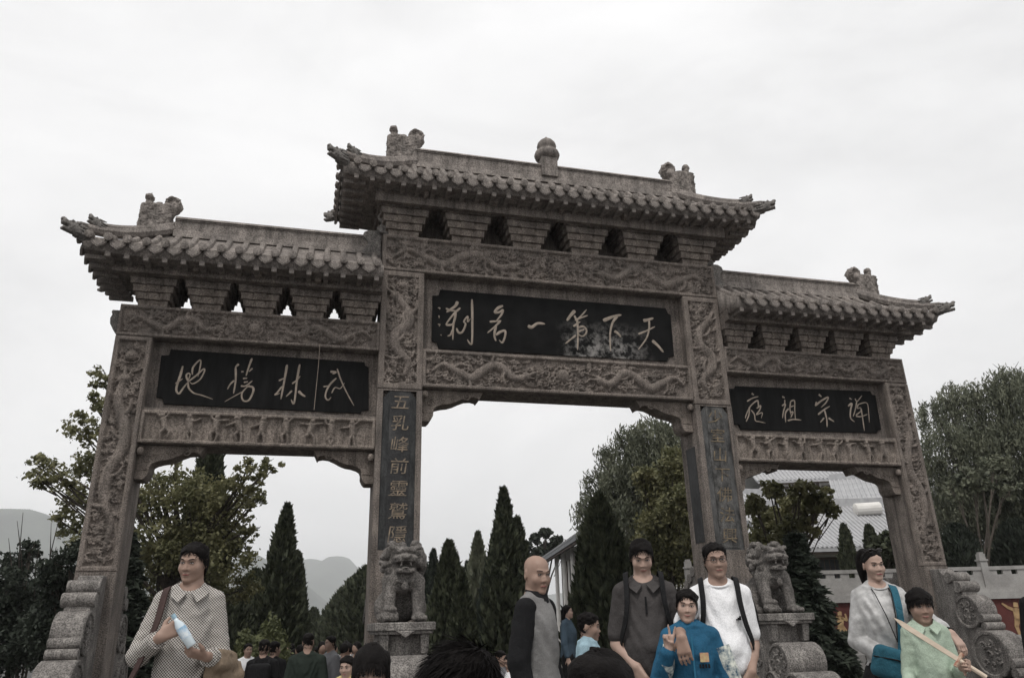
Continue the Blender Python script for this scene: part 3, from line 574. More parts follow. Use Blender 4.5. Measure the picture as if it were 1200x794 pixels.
def make_roof(Xe, xin, run, z0, zr, ztop, up, ye, both, sgn):
    """Xe outer eave |X|, xin inner |X| (0 for the middle roof), run hip run in X"""
    hd = YC-ye; p = .245
    def zf(X, Y):
        vy = (hd-abs(Y-YC))/hd; vx = (Xe-abs(X))/run; v = np.clip(np.minimum(vx, vy), 0, 1)
        ze = z0+up*np.clip(1-np.maximum(vx, vy), 0, 1)**1.7; g = .62*v+.38*v*v
        return ze*(1-g)+zr*g, ze
    xs = np.linspace(-Xe if both else xin, Xe, 90 if both else 50)
    if not both: xs = xs*sgn
    if sgn < 0 and not both: xs = xs[::-1]
    ys = np.linspace(YC-hd, YC+hd, 41); nx, ny = len(xs), len(ys)
    X, Y = np.meshgrid(xs, ys, indexing='ij'); Z, ZE_ = zf(X, Y)
    Vt = np.stack([X, Y, Z-.02], -1).reshape(-1, 3); Vb = np.stack([X, Y, ZE_-(.20 if both else np.interp(Y, [YC-.1, YC+.25], [.20, .07]))], -1).reshape(-1, 3)
    # draw the lower edge in a little behind the tiles
    Vb[:, 1] = YC+(Vb[:, 1]-YC)*.955; o_ = np.abs(Vb[:, 0]) > Xe-.06; Vb[o_, 0] *= (Xe-.05)/Xe
    I = np.arange(nx*ny).reshape(nx, ny); nb = nx*ny
    Q = np.stack([I[:-1, :-1], I[1:, :-1], I[1:, 1:], I[:-1, 1:]], -1).reshape(-1, 4); Qb = Q[:, ::-1]+nb
    lp = np.concatenate([I[:, 0], I[-1, 1:], I[-2::-1, -1], I[0, -2:0:-1]]); k = np.arange(len(lp)); k2 = (k+1) % len(lp)
    S = np.stack([lp[k2], lp[k], lp[k]+nb, lp[k2]+nb], 1)
    rf = link('roof', mkmesh('roof', np.concatenate([Vt, Vb]), np.concatenate([Q, Qb, S]), False), STONE_T, gate)
    def row(path, face):
        m = MB(); m.tube(path, .05, 8); a = np.array(path[0]); d = np.array(face, float)
        # round end with raised rim and boss
        for r, t0, t1 in ((.060, -.02, .012), (.043, -.026, -.012), (.02, -.032, -.02)): m.tube([a-d*t0, a-d*t1*0+d*0-d*t1] if False else [a-d*t1, a+d*(-t0)], r, 14)
        me = mkmesh('barrel_tile', m.v, m.f, False); o = link('barrel_tile', me, STONE_T, rf)
        return o
    def Zs(x, y): return float(zf(np.array(x), np.array(y))[0])
    def Zee(x, y): return float(zf(np.array(x), np.array(y))[1])
    n = int((2*Xe if both else Xe-xin)//p); st = [-Xe+p*.5+(2*Xe-n*p)/2+p*i for i in range(n)] if both else [xin+.10+p*i for i in range(int((Xe-xin-.18)/p)+1)]
    for x in st:
        x = x if both else sgn*x
        vx = min(1, (Xe-abs(x))/run)
        for sy in (1, -1):
            y0 = YC-sy*(hd+.055); y1 = YC-sy*(hd-max(.06, vx*hd-.09)); yy = np.linspace(y0, y1, 8)
            if sy > 0 or abs(x) > Xe-1.6 or not both: row([(x, y, Zs(x, y)-.012) for y in yy], (0, -sy, 0))
            xd = x+p/2
            if abs(xd) < Xe-.03 and (both or abs(xd) > xin+.05) and (sy > 0 or both or abs(xd) > Xe-.5): link('drip_tile', DRIP_ME, None, rf, loc=(xd, YC-sy*(hd+.015), Zee(xd, YC-sy*hd)-.085), rot=(sy*math.radians(-14), 0, math.pi if sy < 0 else 0))
            if sy > 0 and abs(x) < Xe-.2: link('rafter', RAFT_ME, None, rf, loc=(x, YC-(hd-.035), Zee(x, YC-hd)-.225))
    ny_ = int(2*hd//p); sy_ = [YC-hd+p*.5+(2*hd-ny_*p)/2+p*i for i in range(ny_)]
    for sx in ((-1, 1) if both else (sgn,)):
        for y in sy_:
            vy = min(1, (hd-abs(y-YC))/hd); x0 = sx*(Xe+.055); x1 = sx*(Xe-max(.06, vy*run-.1))
            row([(x, y, Zs(x, y)-.012) for x in np.linspace(x0, x1, 7)], (sx, 0, 0))
            yd = y+p/2
            if yd < YC+hd-.03: link('drip_tile', DRIP_ME, None, rf, loc=(sx*(Xe+.015), yd, Zee(sx*Xe, yd)-.085), rot=(math.radians(-14), 0, sx*math.pi/2))
            link('rafter', RAFT_ME, None, rf, loc=(sx*(Xe-.04), y+p/4, Zee(sx*Xe, y+p/4)-.225), rot=(0, 0, sx*math.pi/2))
        for sy in (-1, 1):                                             # hips with two beast heads each
            pts = []
            for t in np.linspace(-.03, .97, 12):
                x = sx*(Xe-run*t); y = YC+sy*hd*(1-t); pts.append((x, y, Zs(min(max(x, -Xe), Xe), YC+sy*min(hd, abs(y-YC)))+.07+.05*max(0, .3-t)))
            m = MB(); m.tube(pts, [.075]*3+[.085]*9, 8); m.tube([(a, b, c+.08) for a, b, c in pts[2:]], .05, 6)
            m.build('hip_ridge', STONE_T, rf, smooth=False)
            d = np.array([sx*run, sy*hd, 0]); d /= np.linalg.norm(d)
            for j, (t, sc, lift, el) in enumerate(((.03, .60, -.075, .12), (.22, .44, .09, .35))):
                i = int(t*11); q = np.array(pts[i]); M3 = rot_to(d*math.cos(el)+np.array([0, 0, math.sin(el)]))
                link('beast_head', HEAD_ME, None, rf, loc=tuple(q+np.array([0, 0, lift])+d*(.02 if j == 0 else 0)), rot=Matrix(M3.tolist()).to_euler(), scale=sc)
    # ridge
    xa, xb = (-(Xe-run), Xe-run) if both else sorted((sgn*(xin+.01), sgn*(Xe-run)))
    m = MB(); m.box(xa, xb, YC-.085, YC+.085, zr-.12, ztop-.06); m.box(xa, xb, YC-.12, YC+.12, ztop-.06, ztop, ty=.05); m.box(xa, xb, YC-.10, YC+.10, ztop-.085, ztop-.063); m.box(xa, xb, YC-.13, YC+.13, zr-.11, zr+.02, ty=.03)
    m.build('ridge', STONE_T, rf, bevel=.006)
    return rf
r_mid = make_roof(3.66, 0, 1.22, 8.47, 9.20, 9.50, .07, -.58, True, 1)
r_left = make_roof(7.09, AO+.02, 1.0, 6.80, 7.44, 7.70, .06, -.56, False, -1)
r_right = make_roof(7.09, AO+.02, 1.0, 6.80, 7.44, 7.70, .06, -.56, False, 1)
for s in (-1, 1):
    link('ridge_beast', WEN_ME, None, r_mid, loc=(s*2.90, YC, 9.10), rot=(0, 0, 0 if s < 0 else math.pi), scale=(1.12, 1.2, 1.22))
    link('ridge_beast', WEN_ME, None, r_left if s < 0 else r_right, loc=(s*6.60, YC, 7.36), rot=(0, 0, 0 if s < 0 else math.pi), scale=(1.0, 1.1, 1.06))
# gourd finial
m = MB(); m.box(-.15, .15, YC-.15, YC+.15, 9.22, 9.62); fb = m.build('finial_block', STONE_T, r_mid, bevel=.01)
m = MB(); m.lathe([(.0, 0), (.16, 0), (.215, .05), (.235, .11), (.215, .17), (.15, .215), (.165, .25), (.18, .30), (.165, .36), (.12, .42), (.05, .465), (.02, .51), (0, .52)], 24, (0, YC, 9.622)); m.build('finial_gourd', STONE_T, r_mid, smooth=True)
# eave beams above the bracket sets
m = MB(); m.box(-3.12, 3.12, -.27, DP+.24, ZA+.676, 8.40); m.box(-3.1, 3.1, -.245, -.15, ZA+.46, ZA+.672); m.box(-3.02, 3.02, .06, DP-.06, ZA+.60, ZA+.68); m.build('eave_beam', STONE, gate)
m = MB(); m.box(-3.0, 3.0, .50, .56, ZA+.002, ZA+.61); m.build('core_wall', STONE, gate)
for s in (-1, 1):
    a, b = sorted((s*(AO+.004), s*6.72)); m = MB(); m.box(a, b, -.26, DP+.10, ZF+.604, 6.74); m.box(a, b, -.235, -.13, ZF+.40, ZF+.60); m.build('eave_beam', STONE, gate)
    # hanging carved ears on the eave line of each bay
    for k in range(4 if s > 0 else 3):
        x = s*(3.9+.85*k); m = MB(); m.box(x-.06, x+.06, -.34, -.22, ZF+.44, ZF+.60, bx=.02); m.build('hanging_post', STONE_W, gate)
    # scroll ears: beside the middle pillar top and at the outer end of the side lintel
    ear = [(0, .62), (.16, .62), (.22, .58), (.24, .50), (.19, .43), (.16, .36), (.20, .28), (.24, .20), (.19, .12), (.10, .10), (.06, .02), (0, 0)]
    m = MB(); m.prism([(s*(AO+.02+a*1.25), 7.18+b*.95) for a, b in ear], .2, .45); m.build('scroll_ear', STONE_D, gate, bevel=.01)
    m = MB(); m.prism([(s*(AO-.14+a*1.0), 7.62+b*.75) for a, b in ear], .12, .20); m.build('scroll_ear', STONE_D, gate, bevel=.01)
    m = MB(); e2 = [(0, 0), (.02, .05), (.10, .16), (.155, .26), (.165, .34), (.145, .40), (.16, .44), (.15, .47), (0, .47)]
    m.prism([(s*(BO+a), ZG-.02+b) for a, b in e2], .22, .44); m.build('scroll_ear', STONE_D, gate, bevel=.008)
for i in range(5):
    x = -2.3+1.15*i; m = MB(); m.box(x-.05, x+.05, -.36, -.24, ZA+.58, ZA+.78, bx=.015); m.build('hanging_post', STONE_W, gate)

# ---- drum stones before and behind the outer pillars
def drum_stone(x0, x1, sg):
    """profile runs away from the pillar along sg*Y"""
    Y = lambda y: (-y if sg < 0 else DP+y)
    m = MB(); prof = [(0, 0), (0, 2.38), (.20, 2.37), (.26, 2.28), (.38, 2.26), (.44, 2.18), (.56, 2.10), (.60, 1.96), (.62, 1.5), (.86, 1.45), (.92, 1.3), (1.0, .8), (1.15, .3), (1.2, 0)]
    m.prism([(Y(a), b) for a, b in prof], x0+.04, x1-.04, 'X'); o = m.build('drum_stone', STONE_D, gate, bevel=.015)
    def cyl(y, z, r, ins=0., nm='scroll'):
        q = MB(); n = 26; ring = lambda xx, rr: [(xx, Y(y)+rr*math.cos(6.2832*k/n), z+rr*math.sin(6.2832*k/n)) for k in range(n)]
        xs = [(x0+ins, r*.80), (x0+ins, r*.96), (x0+ins+.012, r), (x1-ins-.012, r), (x1-ins, r*.96), (x1-ins, r*.80)]
        if r > .15: xs = [(x0+ins+.02, r*.02), (x0+ins+.02, r*.80), (x0+ins, r*.84)]+xs[1:-1]+[(x1-ins, r*.84), (x1-ins-.02, r*.80), (x1-ins-.02, r*.02)]
        b = len(q.v)
        for xx, rr in xs: q.v.extend(ring(xx, rr))
        for i in range(len(xs)-1):
            for k in range(n): q.f.append((i*n+k, i*n+(k+1) % n, (i+1)*n+(k+1) % n, (i+1)*n+k))
        q.f.append(tuple(range(n-1, -1, -1))); q.f.append(tuple((len(xs)-1)*n+k for k in range(n)))
        if r > .15:                                                   # flower and knot carving on both round faces
            for xx in (x0+ins+.016, x1-ins-.016):
                for j in range(7):
                    a = j*.9; c_ = (.42*r if j else 0)
                    q.tube([(xx, Y(y)+c_*math.cos(a)+.2*r*math.cos(a+u*3)*(1-u*.5), z+c_*math.sin(a)+.2*r*math.sin(a+u*3)*(1-u*.5)) for u in np.linspace(0, 2, 9)], .05*r+.004, 5)
        return q.build('drum' if r > .15 else nm, STONE_D, o, smooth=False)
    cyl(.40, 2.22, .085); cyl(.55, 2.07, .085); cyl(.62, 1.70, .25, .01)
    for k in range(3): cyl(.86+.035*k, 1.60-.115*k, .06, .015)
    cyl(.90, 1.09, .34, -.01)
    for k in range(3): cyl(1.22+.03*k, .98-.13*k, .07, .015)
    cyl(1.1, .40, .36, -.02)
for x0, x1 in ((-BO+.055, -BI-.055), (BI+.055, BO-.055)):
    drum_stone(x0, x1, -1); drum_stone(x0, x1, 1)

# ---- guardian lions on drum pedestals
F_ = Field((-.40, -.62, -.02), (.40, .42, 1.02), .0095)             # faces -y
F_.ell((0, .17, .24), (.24, .24, .25), .05); F_.cone((0, .12, .30), (0, -.12, .52), .20, .17, .08)          # haunches, trunk
F_.ell((0, -.20, .52), (.19, .15, .17), .05)                                                                  # chest
for s in (-1, 1):
    F_.ell((s*.20, .08, .18), (.10, .19, .17), .04); F_.cone((s*.21, -.02, .06), (s*.22, -.14, .04), .065, .06, .03)
    F_.chain([(s*.15, -.20, .50), (s*.165, -.26, .30), (s*.16, -.30, .09)], [.095, .07, .062], .03)
    if s > 0: F_.ell((s*.16, -.36, .055), (.085, .11, .055), .02)
    for j in range(4): F_.ell((s*.16+(j-1.5)*.042, -.445, .045), (.024, .035, .035), .008)
F_.ell((-.16, -.36, .075), (.10, .10, .075), .015); F_.ell((-.16, -.36, .15), (.08, .11, .045), .02)          # ball under the paw
F_.ell((0, -.16, .76), (.19, .20, .18), .04); F_.ell((0, -.27, .80), (.14, .14, .12), .03)                      # skull
F_.box((0, -.36, .755), (.125, .10, .055), .03, .04); F_.ell((0, -.455, .785), (.065, .035, .035), .015)       # muzzle, nose
F_.box((0, -.33, .615), (.105, .11, .032), .02, .025); F_.ell((0, -.44, .685), (.115, .12, .042), .015, cut=True)
F_.ell((0, -.37, .645), (.05, .09, .02), .01)
for s in (-1, 1):
    F_.ell((s*.075, -.375, .86), (.045, .05, .045), .012); F_.cone((s*.02, -.40, .87), (s*.15, -.34, .905), .028, .035, .015); F_.ell((s*.10, -.44, .765), (.035, .03, .03), .012); F_.ell((s*.21, -.15, .84), (.03, .055, .075), .02)
    F_.cone((s*.05, -.435, .715), (s*.055, -.435, .67), .014, .008, .004)
r_ = np.random.default_rng(4)
for i in range(90):                                                   # curled mane
    a = r_.uniform(-2.5, 2.5); zz = r_.uniform(.52, .98); rr = .215*math.sqrt(max(.05, 1-((zz-.74)/.29)**2)); y = -.12+rr*1.0*math.cos(a)
    if y < -.2 and zz > .6 and abs(rr*math.sin(a)) < .14: continue
    F_.ell((rr*1.06*math.sin(a), y, zz), (.05, .05, .05), .012)
F_.chain([(-.19, -.10, .60), (-.10, -.31, .50), (0, -.36, .47), (.10, -.31, .50), (.19, -.10, .60)], [.022]*5, .008)   # collar band and bell
F_.ell((0, -.38, .42), (.04, .04, .05), .008)
F_.cone((0, .36, .10), (0, .40, .40), .05, .07, .03)
F_.noise(.0035, 60, 9); V_, Q_ = F_.mesh(); LION_ME = mkmesh('lion_body', V_, Q_, True); LION_ME.materials.append(STONE_LION)
def lion(x, y0, label):
    e = empty('guardian_lion', (x, y0, 0)); tag(e, label, 'stone lion', 'guardian lions before the middle pillars')
    link('lion_body', LION_ME, None, e, loc=(0, -.82, 1.735), scale=(1.10, 1.0, .97))
    m = MB(); m.box(-.36, .36, -1.36, -.10, 1.64, 1.735); m.box(-.335, .335, -1.33, -.12, 1.60, 1.64)
    m.prism([(-.12, 1.64), (0, 1.56), (.12, 1.64)], -1.37, -1.34); m.build('slab', STONE_D, e, loc=(0, 0, 0), bevel=.012)
    m = MB(); m.box(-.26, .26, -1.15, -.003, .0, 1.6); m.box(-.33, .33, -1.9, -.003, 0, .55); ped = m.build('pedestal', STONE_D, e, loc=(0, 0, 0), bevel=.02)
    for dx in (-.24, .24): q = MB(); q.box(dx-.055, dx+.055, -1.30, -1.14, 1.38, 1.60, by=.03, bx=.01); q.build('corbel', STONE_D, ped, loc=(0, 0, 0), bevel=.012)
    for (y, z, r, ins) in ((-.68, 1.14, .40, 0), (-1.33, 1.12, .25, .02), (-1.15, .86, .16, -.01), (-1.62, .80, .22, .0)):
        q = MB(); n = 30; xa, xb = -.31+ins, .31-ins; b = 0
        xs = [(xa+.02, .01*r), (xa+.02, r*.80), (xa, r*.84), (xa, r*.95), (xa+.02, r), (xb-.02, r), (xb, r*.95), (xb, r*.84), (xb-.02, r*.80), (xb-.02, .01*r)]
        for xx, rr in xs: q.v.extend([(xx, y+rr*math.cos(6.2832*k/n), z+rr*math.sin(6.2832*k/n)) for k in range(n)])
        for i in range(len(xs)-1):
            for k in range(n): q.f.append((i*n+k, i*n+(k+1) % n, (i+1)*n+(k+1) % n, (i+1)*n+k))
        for xx in (xa+.016, xb-.016):
            for j in range(9):
                a = j*.785; c_ = .5*r if j < 8 else 0
                q.tube([(xx, y+c_*math.cos(a)+.2*r*math.cos(a+u*3)*(1-u*.45), z+c_*math.sin(a)+.2*r*math.sin(a+u*3)*(1-u*.45)) for u in np.linspace(0, 2, 9)], .045*r+.004, 5)
        q.build('drum', STONE_D, ped, loc=(0, 0, 0))
    return e
lion(-2.6, 0, 'seated stone lion before the pillar with the clean dark couplet')
lion(2.6, 0, 'seated stone lion behind the man in the white shirt')
for x in (-2.6, 2.6):                                                 # rear drum pieces of the middle pillars
    m = MB(); m.prism([(DP, 0), (DP, 2.45), (DP+.25, 2.42), (DP+.5, 2.2), (DP+.8, 1.9), (DP+1.0, 1.5), (DP+1.2, .8), (DP+1.3, 0)], x-.26, x+.26, 'X'); o = m.build('drum_stone', STONE_D, gate, bevel=.02)
    for k in range(7):
        q = MB(); yy = DP+.16+.13*k; zz = 2.42-.10*k; q.tube([(x-.29, yy, zz), (x+.29, yy, zz)], .075, 10); q.build('scroll', STONE_D, o)
# ================================================================== SETTING
def gz(x, y):
    """ground height: level before the gate, falling gently along the avenue behind it"""
    return -.028*np.clip(np.asarray(y, float)+2, 0, 42)
GROUND = mat('paving', (.085, .083, .080), (.06, .058, .057), 1.2, .9, .2, 30, .2, .2, 60, .4, (.08, .078, .075))
EARTH = mat('earth', (.075, .068, .05), (.045, .045, .03), 2.5, .95, .3, 20)
xs_ = np.concatenate([np.linspace(-4300, -60, 12), np.linspace(-50, 60, 45), np.linspace(70, 4300, 12)]); ys_ = np.concatenate([np.linspace(-60, 60, 61), np.linspace(70, 4300, 16)])
GX, GY = np.meshgrid(xs_, ys_, indexing='ij'); I_ = np.arange(GX.size).reshape(GX.shape)
go = link('ground', mkmesh('ground', np.stack([GX, GY, gz(GX, GY)], -1).reshape(-1, 3), np.stack([I_[:-1, :-1], I_[1:, :-1], I_[1:, 1:], I_[:-1, 1:]], -1).reshape(-1, 4), True), GROUND); tag(go, kind='structure')
m = MB(); m.box(-7.5, 4.5, -7.4, -4.55, 0, .40); m.box(-7.7, 4.7, -7.7, -7.4, 0, .20); m.box(-7.7, 4.7, -4.55, -4.25, 0, .20)
tag(m.build('platform', STONE_L, bevel=.01), kind='structure')
m = MB(); m.box(-8.2, 8.2, -.1, .75, .001, .05); tag(m.build('gate_footing', STONE_L, bevel=.01), kind='structure')

# ---- hills
HILL = mat('hill_forest', (.056, .070, .050), (.026, .034, .026), .012, .95)
def hill(name, D, prof, seed, depth):
    r = np.random.default_rng(seed); px = np.array(prof, float); xs = np.linspace(px[0, 0], px[-1, 0], 160); ys = np.interp(xs, px[:, 0], px[:, 1])
    k = np.convolve(r.normal(size=len(xs)+12), np.hanning(13)/6, 'valid'); ys = ys+k*2.2
    top = np.array([dep(x, y, D) for x, y in zip(xs, ys)]); d = np.array([FW[0], FW[1], 0]); d /= np.linalg.norm(d); rows = []
    for t in np.linspace(0, 1, 26):
        q = top.copy(); rel = (1-t)**1.15; rug = np.convolve(r.normal(size=len(xs)+6), np.hanning(7)/3.5, 'valid')*(top[:, 2].mean()*.05)*(t > 0)*(1-t)
        q[:, 2] = (top[:, 2]+4)*rel-4+rug; q[:, :2] -= d[:2]*depth*t; rows.append(q)
    q = top.copy(); q[:, :2] += d[:2]*depth; q[:, 2] = -4; rows.insert(0, q)
    V = np.array(rows); I = np.arange(V.shape[0]*V.shape[1]).reshape(V.shape[:2])
    o = link(name, mkmesh(name, V.reshape(-1, 3), np.stack([I[:-1, :-1], I[:-1, 1:], I[1:, 1:], I[1:, :-1]], -1).reshape(-1, 4), True), HILL); tag(o, kind='structure')
hill('hills', 1700, [(-500, 690), (-250, 610), (-100, 570), (-30, 592), (0, 596), (35, 597), (55, 603), (90, 618), (140, 640), (200, 640), (250, 655), (275, 654), (300, 648), (325, 662), (345, 672), (380, 706), (420, 728), (500, 745)], 3, 750)
hill('far_hills', 2700, [(150, 740), (240, 690), (300, 668), (340, 662), (352, 657), (365, 655), (378, 658), (386, 653), (400, 652), (410, 655), (418, 664), (432, 676), (470, 690), (560, 705), (700, 690), (900, 700), (1100, 690), (1400, 720)], 5, 1100)

# ---- leaves and trees
LEAF_A = mat('leaf_yellow_green', (.215, .205, .105), (.095, .100, .046), 2.2, .6, spec=.3, transl=.25)
LEAF_B = mat('leaf_willow', (.170, .178, .122), (.065, .074, .050), 1.6, .6, spec=.3, transl=.2)
LEAF_C = mat('leaf_cypress', (.078, .086, .052), (.020, .026, .016), 7, .75, spec=.2, transl=.1)
LEAF_D = mat('needle_dark', (.044, .054, .038), (.016, .022, .016), 5, .7, spec=.25, transl=.1)
LEAF_E = mat('leaf_shrub', (.125, .135, .062), (.055, .064, .028), 3, .65, spec=.3, transl=.2)
BARK = mat('bark', (.085, .072, .060), (.045, .038, .032), 12, .95, .5, 40)
BARK_P = mat('bark_pale', (.19, .165, .14), (.12, .10, .085), 12, .95, .4, 40)
def quads(C, A, B):
    """leaf faces: centre C, half axes A and B -> pointed four-sided leaf"""
    n = len(C); V = np.stack([C-A, C+B*.9-A*.1, C+A, C-B*.9-A*.1], 1).reshape(-1, 3); return V, np.arange(4*n).reshape(n, 4)
def rvec(r, n): v = r.normal(size=(n, 3)); return v/np.linalg.norm(v, axis=1)[:, None]
def leafcloud(r, C, size, aspect=.6, droop=0.):
    n = len(C); a = rvec(r, n); a[:, 2] -= droop; a /= np.linalg.norm(a, axis=1)[:, None]; b = np.cross(a, rvec(r, n)); b /= np.linalg.norm(b, axis=1)[:, None]+1e-9
    s = size*r.uniform(.6, 1.3, (n, 1)); return quads(C, a*s, b*s*aspect)
def crown_obj(name, V, Q, mt, parent): return link(name, mkmesh(name, V, Q), mt, parent)
def blob_pts(r, blobs, n, clump=.17, per=24):
    """leaf centres: clumps near the surface of the blobs, leaves round each clump"""
    vol = np.array([b[3]**2.2 for b in blobs]); vol /= vol.sum(); out = []
    for b, f in zip(blobs, vol):
        k = max(3, int(n*f/per)); d = rvec(r, k); rad = b[3]*r.uniform(.45, 1.15, (k, 1)); cc = np.array(b[:3])+d*rad*np.array([1, 1, .85])
        cs = b[3]*clump*r.uniform(.6, 1.3, (k, 1, 1)); out.append((cc[:, None, :]+r.normal(size=(k, per, 3))*cs*np.array([1, 1, .7])).reshape(-1, 3))
    return np.concatenate(out)
def limbs(m, r, base, blobs, r0, lean=0.):
    """tapered trunk from base with limbs to the blobs"""
    base = np.array(base, float); cs = np.array([b[:3] for b in blobs]); top = np.array([cs[:, 0].mean(), cs[:, 1].mean(), cs[:, 2].max()-.3])
    fork = base+(top-base)*.38; fork[:2] = base[:2]+(top[:2]-base[:2])*.2
    tr = [base+[0, 0, -.15], base+(fork-base)*.5+r.normal(size=3)*.04, fork, fork+(top-fork)*.5+r.normal(size=3)*.12, top]
    m.tube(smooth_path(tr, 4), np.linspace(r0, r0*.18, 17), 8)
    for b in blobs:
        q = np.array(b[:3]); t = np.clip((q[2]-base[2])*.55/(top[2]-base[2]+1e-6), .15, .8); P = np.array(tr); s = base+(fork-base)*min(1, t/.38) if t < .38 else fork+(top-fork)*((t-.38)/.62)
        mid = (s+q)/2+np.array([0, 0, .12*np.linalg.norm(q-s)])*.6+r.normal(size=3)*.08
        m.tube(smooth_path([s, mid, q], 4), np.linspace(r0*.42, r0*.10, 9), 6)
        for j in range(4):
            e = q+rvec(r, 1)[0]*b[3]*.9; m.tube([q+(s-q)*.15*j, (q+e)/2+r.normal(size=3)*.05, e], [r0*.13, r0*.09, r0*.03], 5)
def broadleaf(name, label, D, px, base_px, n, size, mt, seed, r0=.12, jit=.8, group=None, droop=.2, bark=None, twigs=0):
    r = np.random.default_rng(seed); blobs = []
    for x, y, q in px: p = dep(x, y, D+r.uniform(-jit, jit)); blobs.append((*p, q*D/FPX))
    b = dep(base_px, 740, D); b[2] = gz(b[0], b[1])
    e = empty(name, tuple(b)); tag(e, label, 'tree', group)
    m = MB(); limbs(m, r, b, blobs, r0); m.build('trunk', bark or BARK, e)
    C = blob_pts(r, blobs, n); V, Q = leafcloud(r, C, size, .62, droop); crown_obj('crown', V, Q, mt, e); return e
def willow(name, label, D, px, base_px, n, mt, seed, r0=.2, jit=1.5, length=1.2, group=None, wd=.28, ll=.085):
    r = np.random.default_rng(seed); blobs = [(*dep(x, y, D+r.uniform(-jit, jit)), q*D/FPX) for x, y, q in px]
    b = dep(base_px, 740, D); b[2] = gz(b[0], b[1]); e = empty(name, tuple(b)); tag(e, label, 'tree', group)
    m = MB(); limbs(m, r, b, blobs, r0); m.build('trunk', BARK, e)
    vol = np.array([q[3]**2 for q in blobs]); vol /= vol.sum(); Cs = []; As = []
    for q, f in zip(blobs, vol):
        k = int(n*f/22)+2; d = rvec(r, k); d[:, 2] = abs(d[:, 2])*.9-.25; root = np.array(q[:3])+d*q[3]*r.uniform(.45, 1.02, (k, 1))
        L_ = length*r.uniform(.4, 1.3, (k, 1)); out = np.c_[d[:, :2], np.zeros(k)]
        t = np.linspace(0, 1, 22)[None, :, None]; P = root[:, None]+out[:, None]*.35*q[3]*np.sqrt(t)*.6+np.array([0, 0, -1])*(L_[:, None]*t**1.25)+r.normal(size=(k, 22, 3))*.05
        Cs.append(P.reshape(-1, 3)); a = np.tile(np.array([0, 0, -1.]), (k*22, 1))+r.normal(size=(k*22, 3))*.55; As.append(a/np.linalg.norm(a, axis=1)[:, None])
    C = np.concatenate(Cs); A = np.concatenate(As); B = np.cross(A, rvec(r, len(C))); B /= np.linalg.norm(B, axis=1)[:, None]; s = ll*r.uniform(.6, 1.3, (len(C), 1))
    V, Q = quads(C, A*s, B*s*wd); crown_obj('crown', V, Q, mt, e); return e
def cypress(name, label, x, ytop, wpx, D, seed, n=7000, mt=None, group='clipped cypresses along the avenue', base=None, sharp=1.35, belly=.35):
    r = np.random.default_rng(seed); t = dep(x, ytop, D); b = t.copy(); b[2] = gz(b[0], b[1]) if base is None else base; H = t[2]-b[2]; R = wpx*D/FPX/2
    e = empty(name, tuple(b)); tag(e, label, 'tree', group)
    m = MB(); m.tube([b, b+[0, 0, H*.5], b+[0, 0, H*.93]], [.10, .06, .02], 7); m.build('trunk', BARK, e)
    u = r.uniform(0.02, 1, n)**.85; a = r.uniform(0, 6.283, n)
    prof = np.where(u < belly, .72+.28*np.sin(u/belly*1.57), ((1-u)/(1-belly))**(1/sharp)); lump = 1+.11*np.sin(3*a+9*u+seed)+.09*np.sin(7*a-17*u)+.05*np.sin(11*a+41*u)
    rad = R*prof*lump*r.uniform(.74, 1.13, n); C = np.c_[b[0]+rad*np.cos(a), b[1]+rad*np.sin(a), b[2]+.05+u*H*.985]
    A = np.c_[np.cos(a)*.45, np.sin(a)*.45, np.ones(n)]+r.normal(size=(n, 3))*.28; A /= np.linalg.norm(A, axis=1)[:, None]
    B = np.cross(A, rvec(r, n)); B /= np.linalg.norm(B, axis=1)[:, None]; s = (.05+.018*H)*r.uniform(.6, 1.35, (n, 1))*(R/.6)**.4
    V, Q = quads(C, A*s, B*s*.42)
    th = np.linspace(0, 6.283, 17)[:-1]; us = np.linspace(0, .97, 12); core = []
    for q in us:
        pf = (.72+.28*math.sin(q/belly*1.57)) if q < belly else ((1-q)/(1-belly))**(1/sharp); core.append(np.c_[b[0]+R*.78*pf*np.cos(th), b[1]+R*.78*pf*np.sin(th), np.full(16, b[2]+.05+q*H)])
    core = np.concatenate(core); k0 = len(V); I = np.arange(len(core)).reshape(12, 16); I2 = np.roll(I, -1, 1)
    Qc = np.stack([I[:-1], I2[:-1], I2[1:], I[1:]], -1).reshape(-1, 4)+k0
    crown_obj('crown', np.concatenate([V, core]), np.concatenate([Q, Qc]), mt or LEAF_C, e); return e
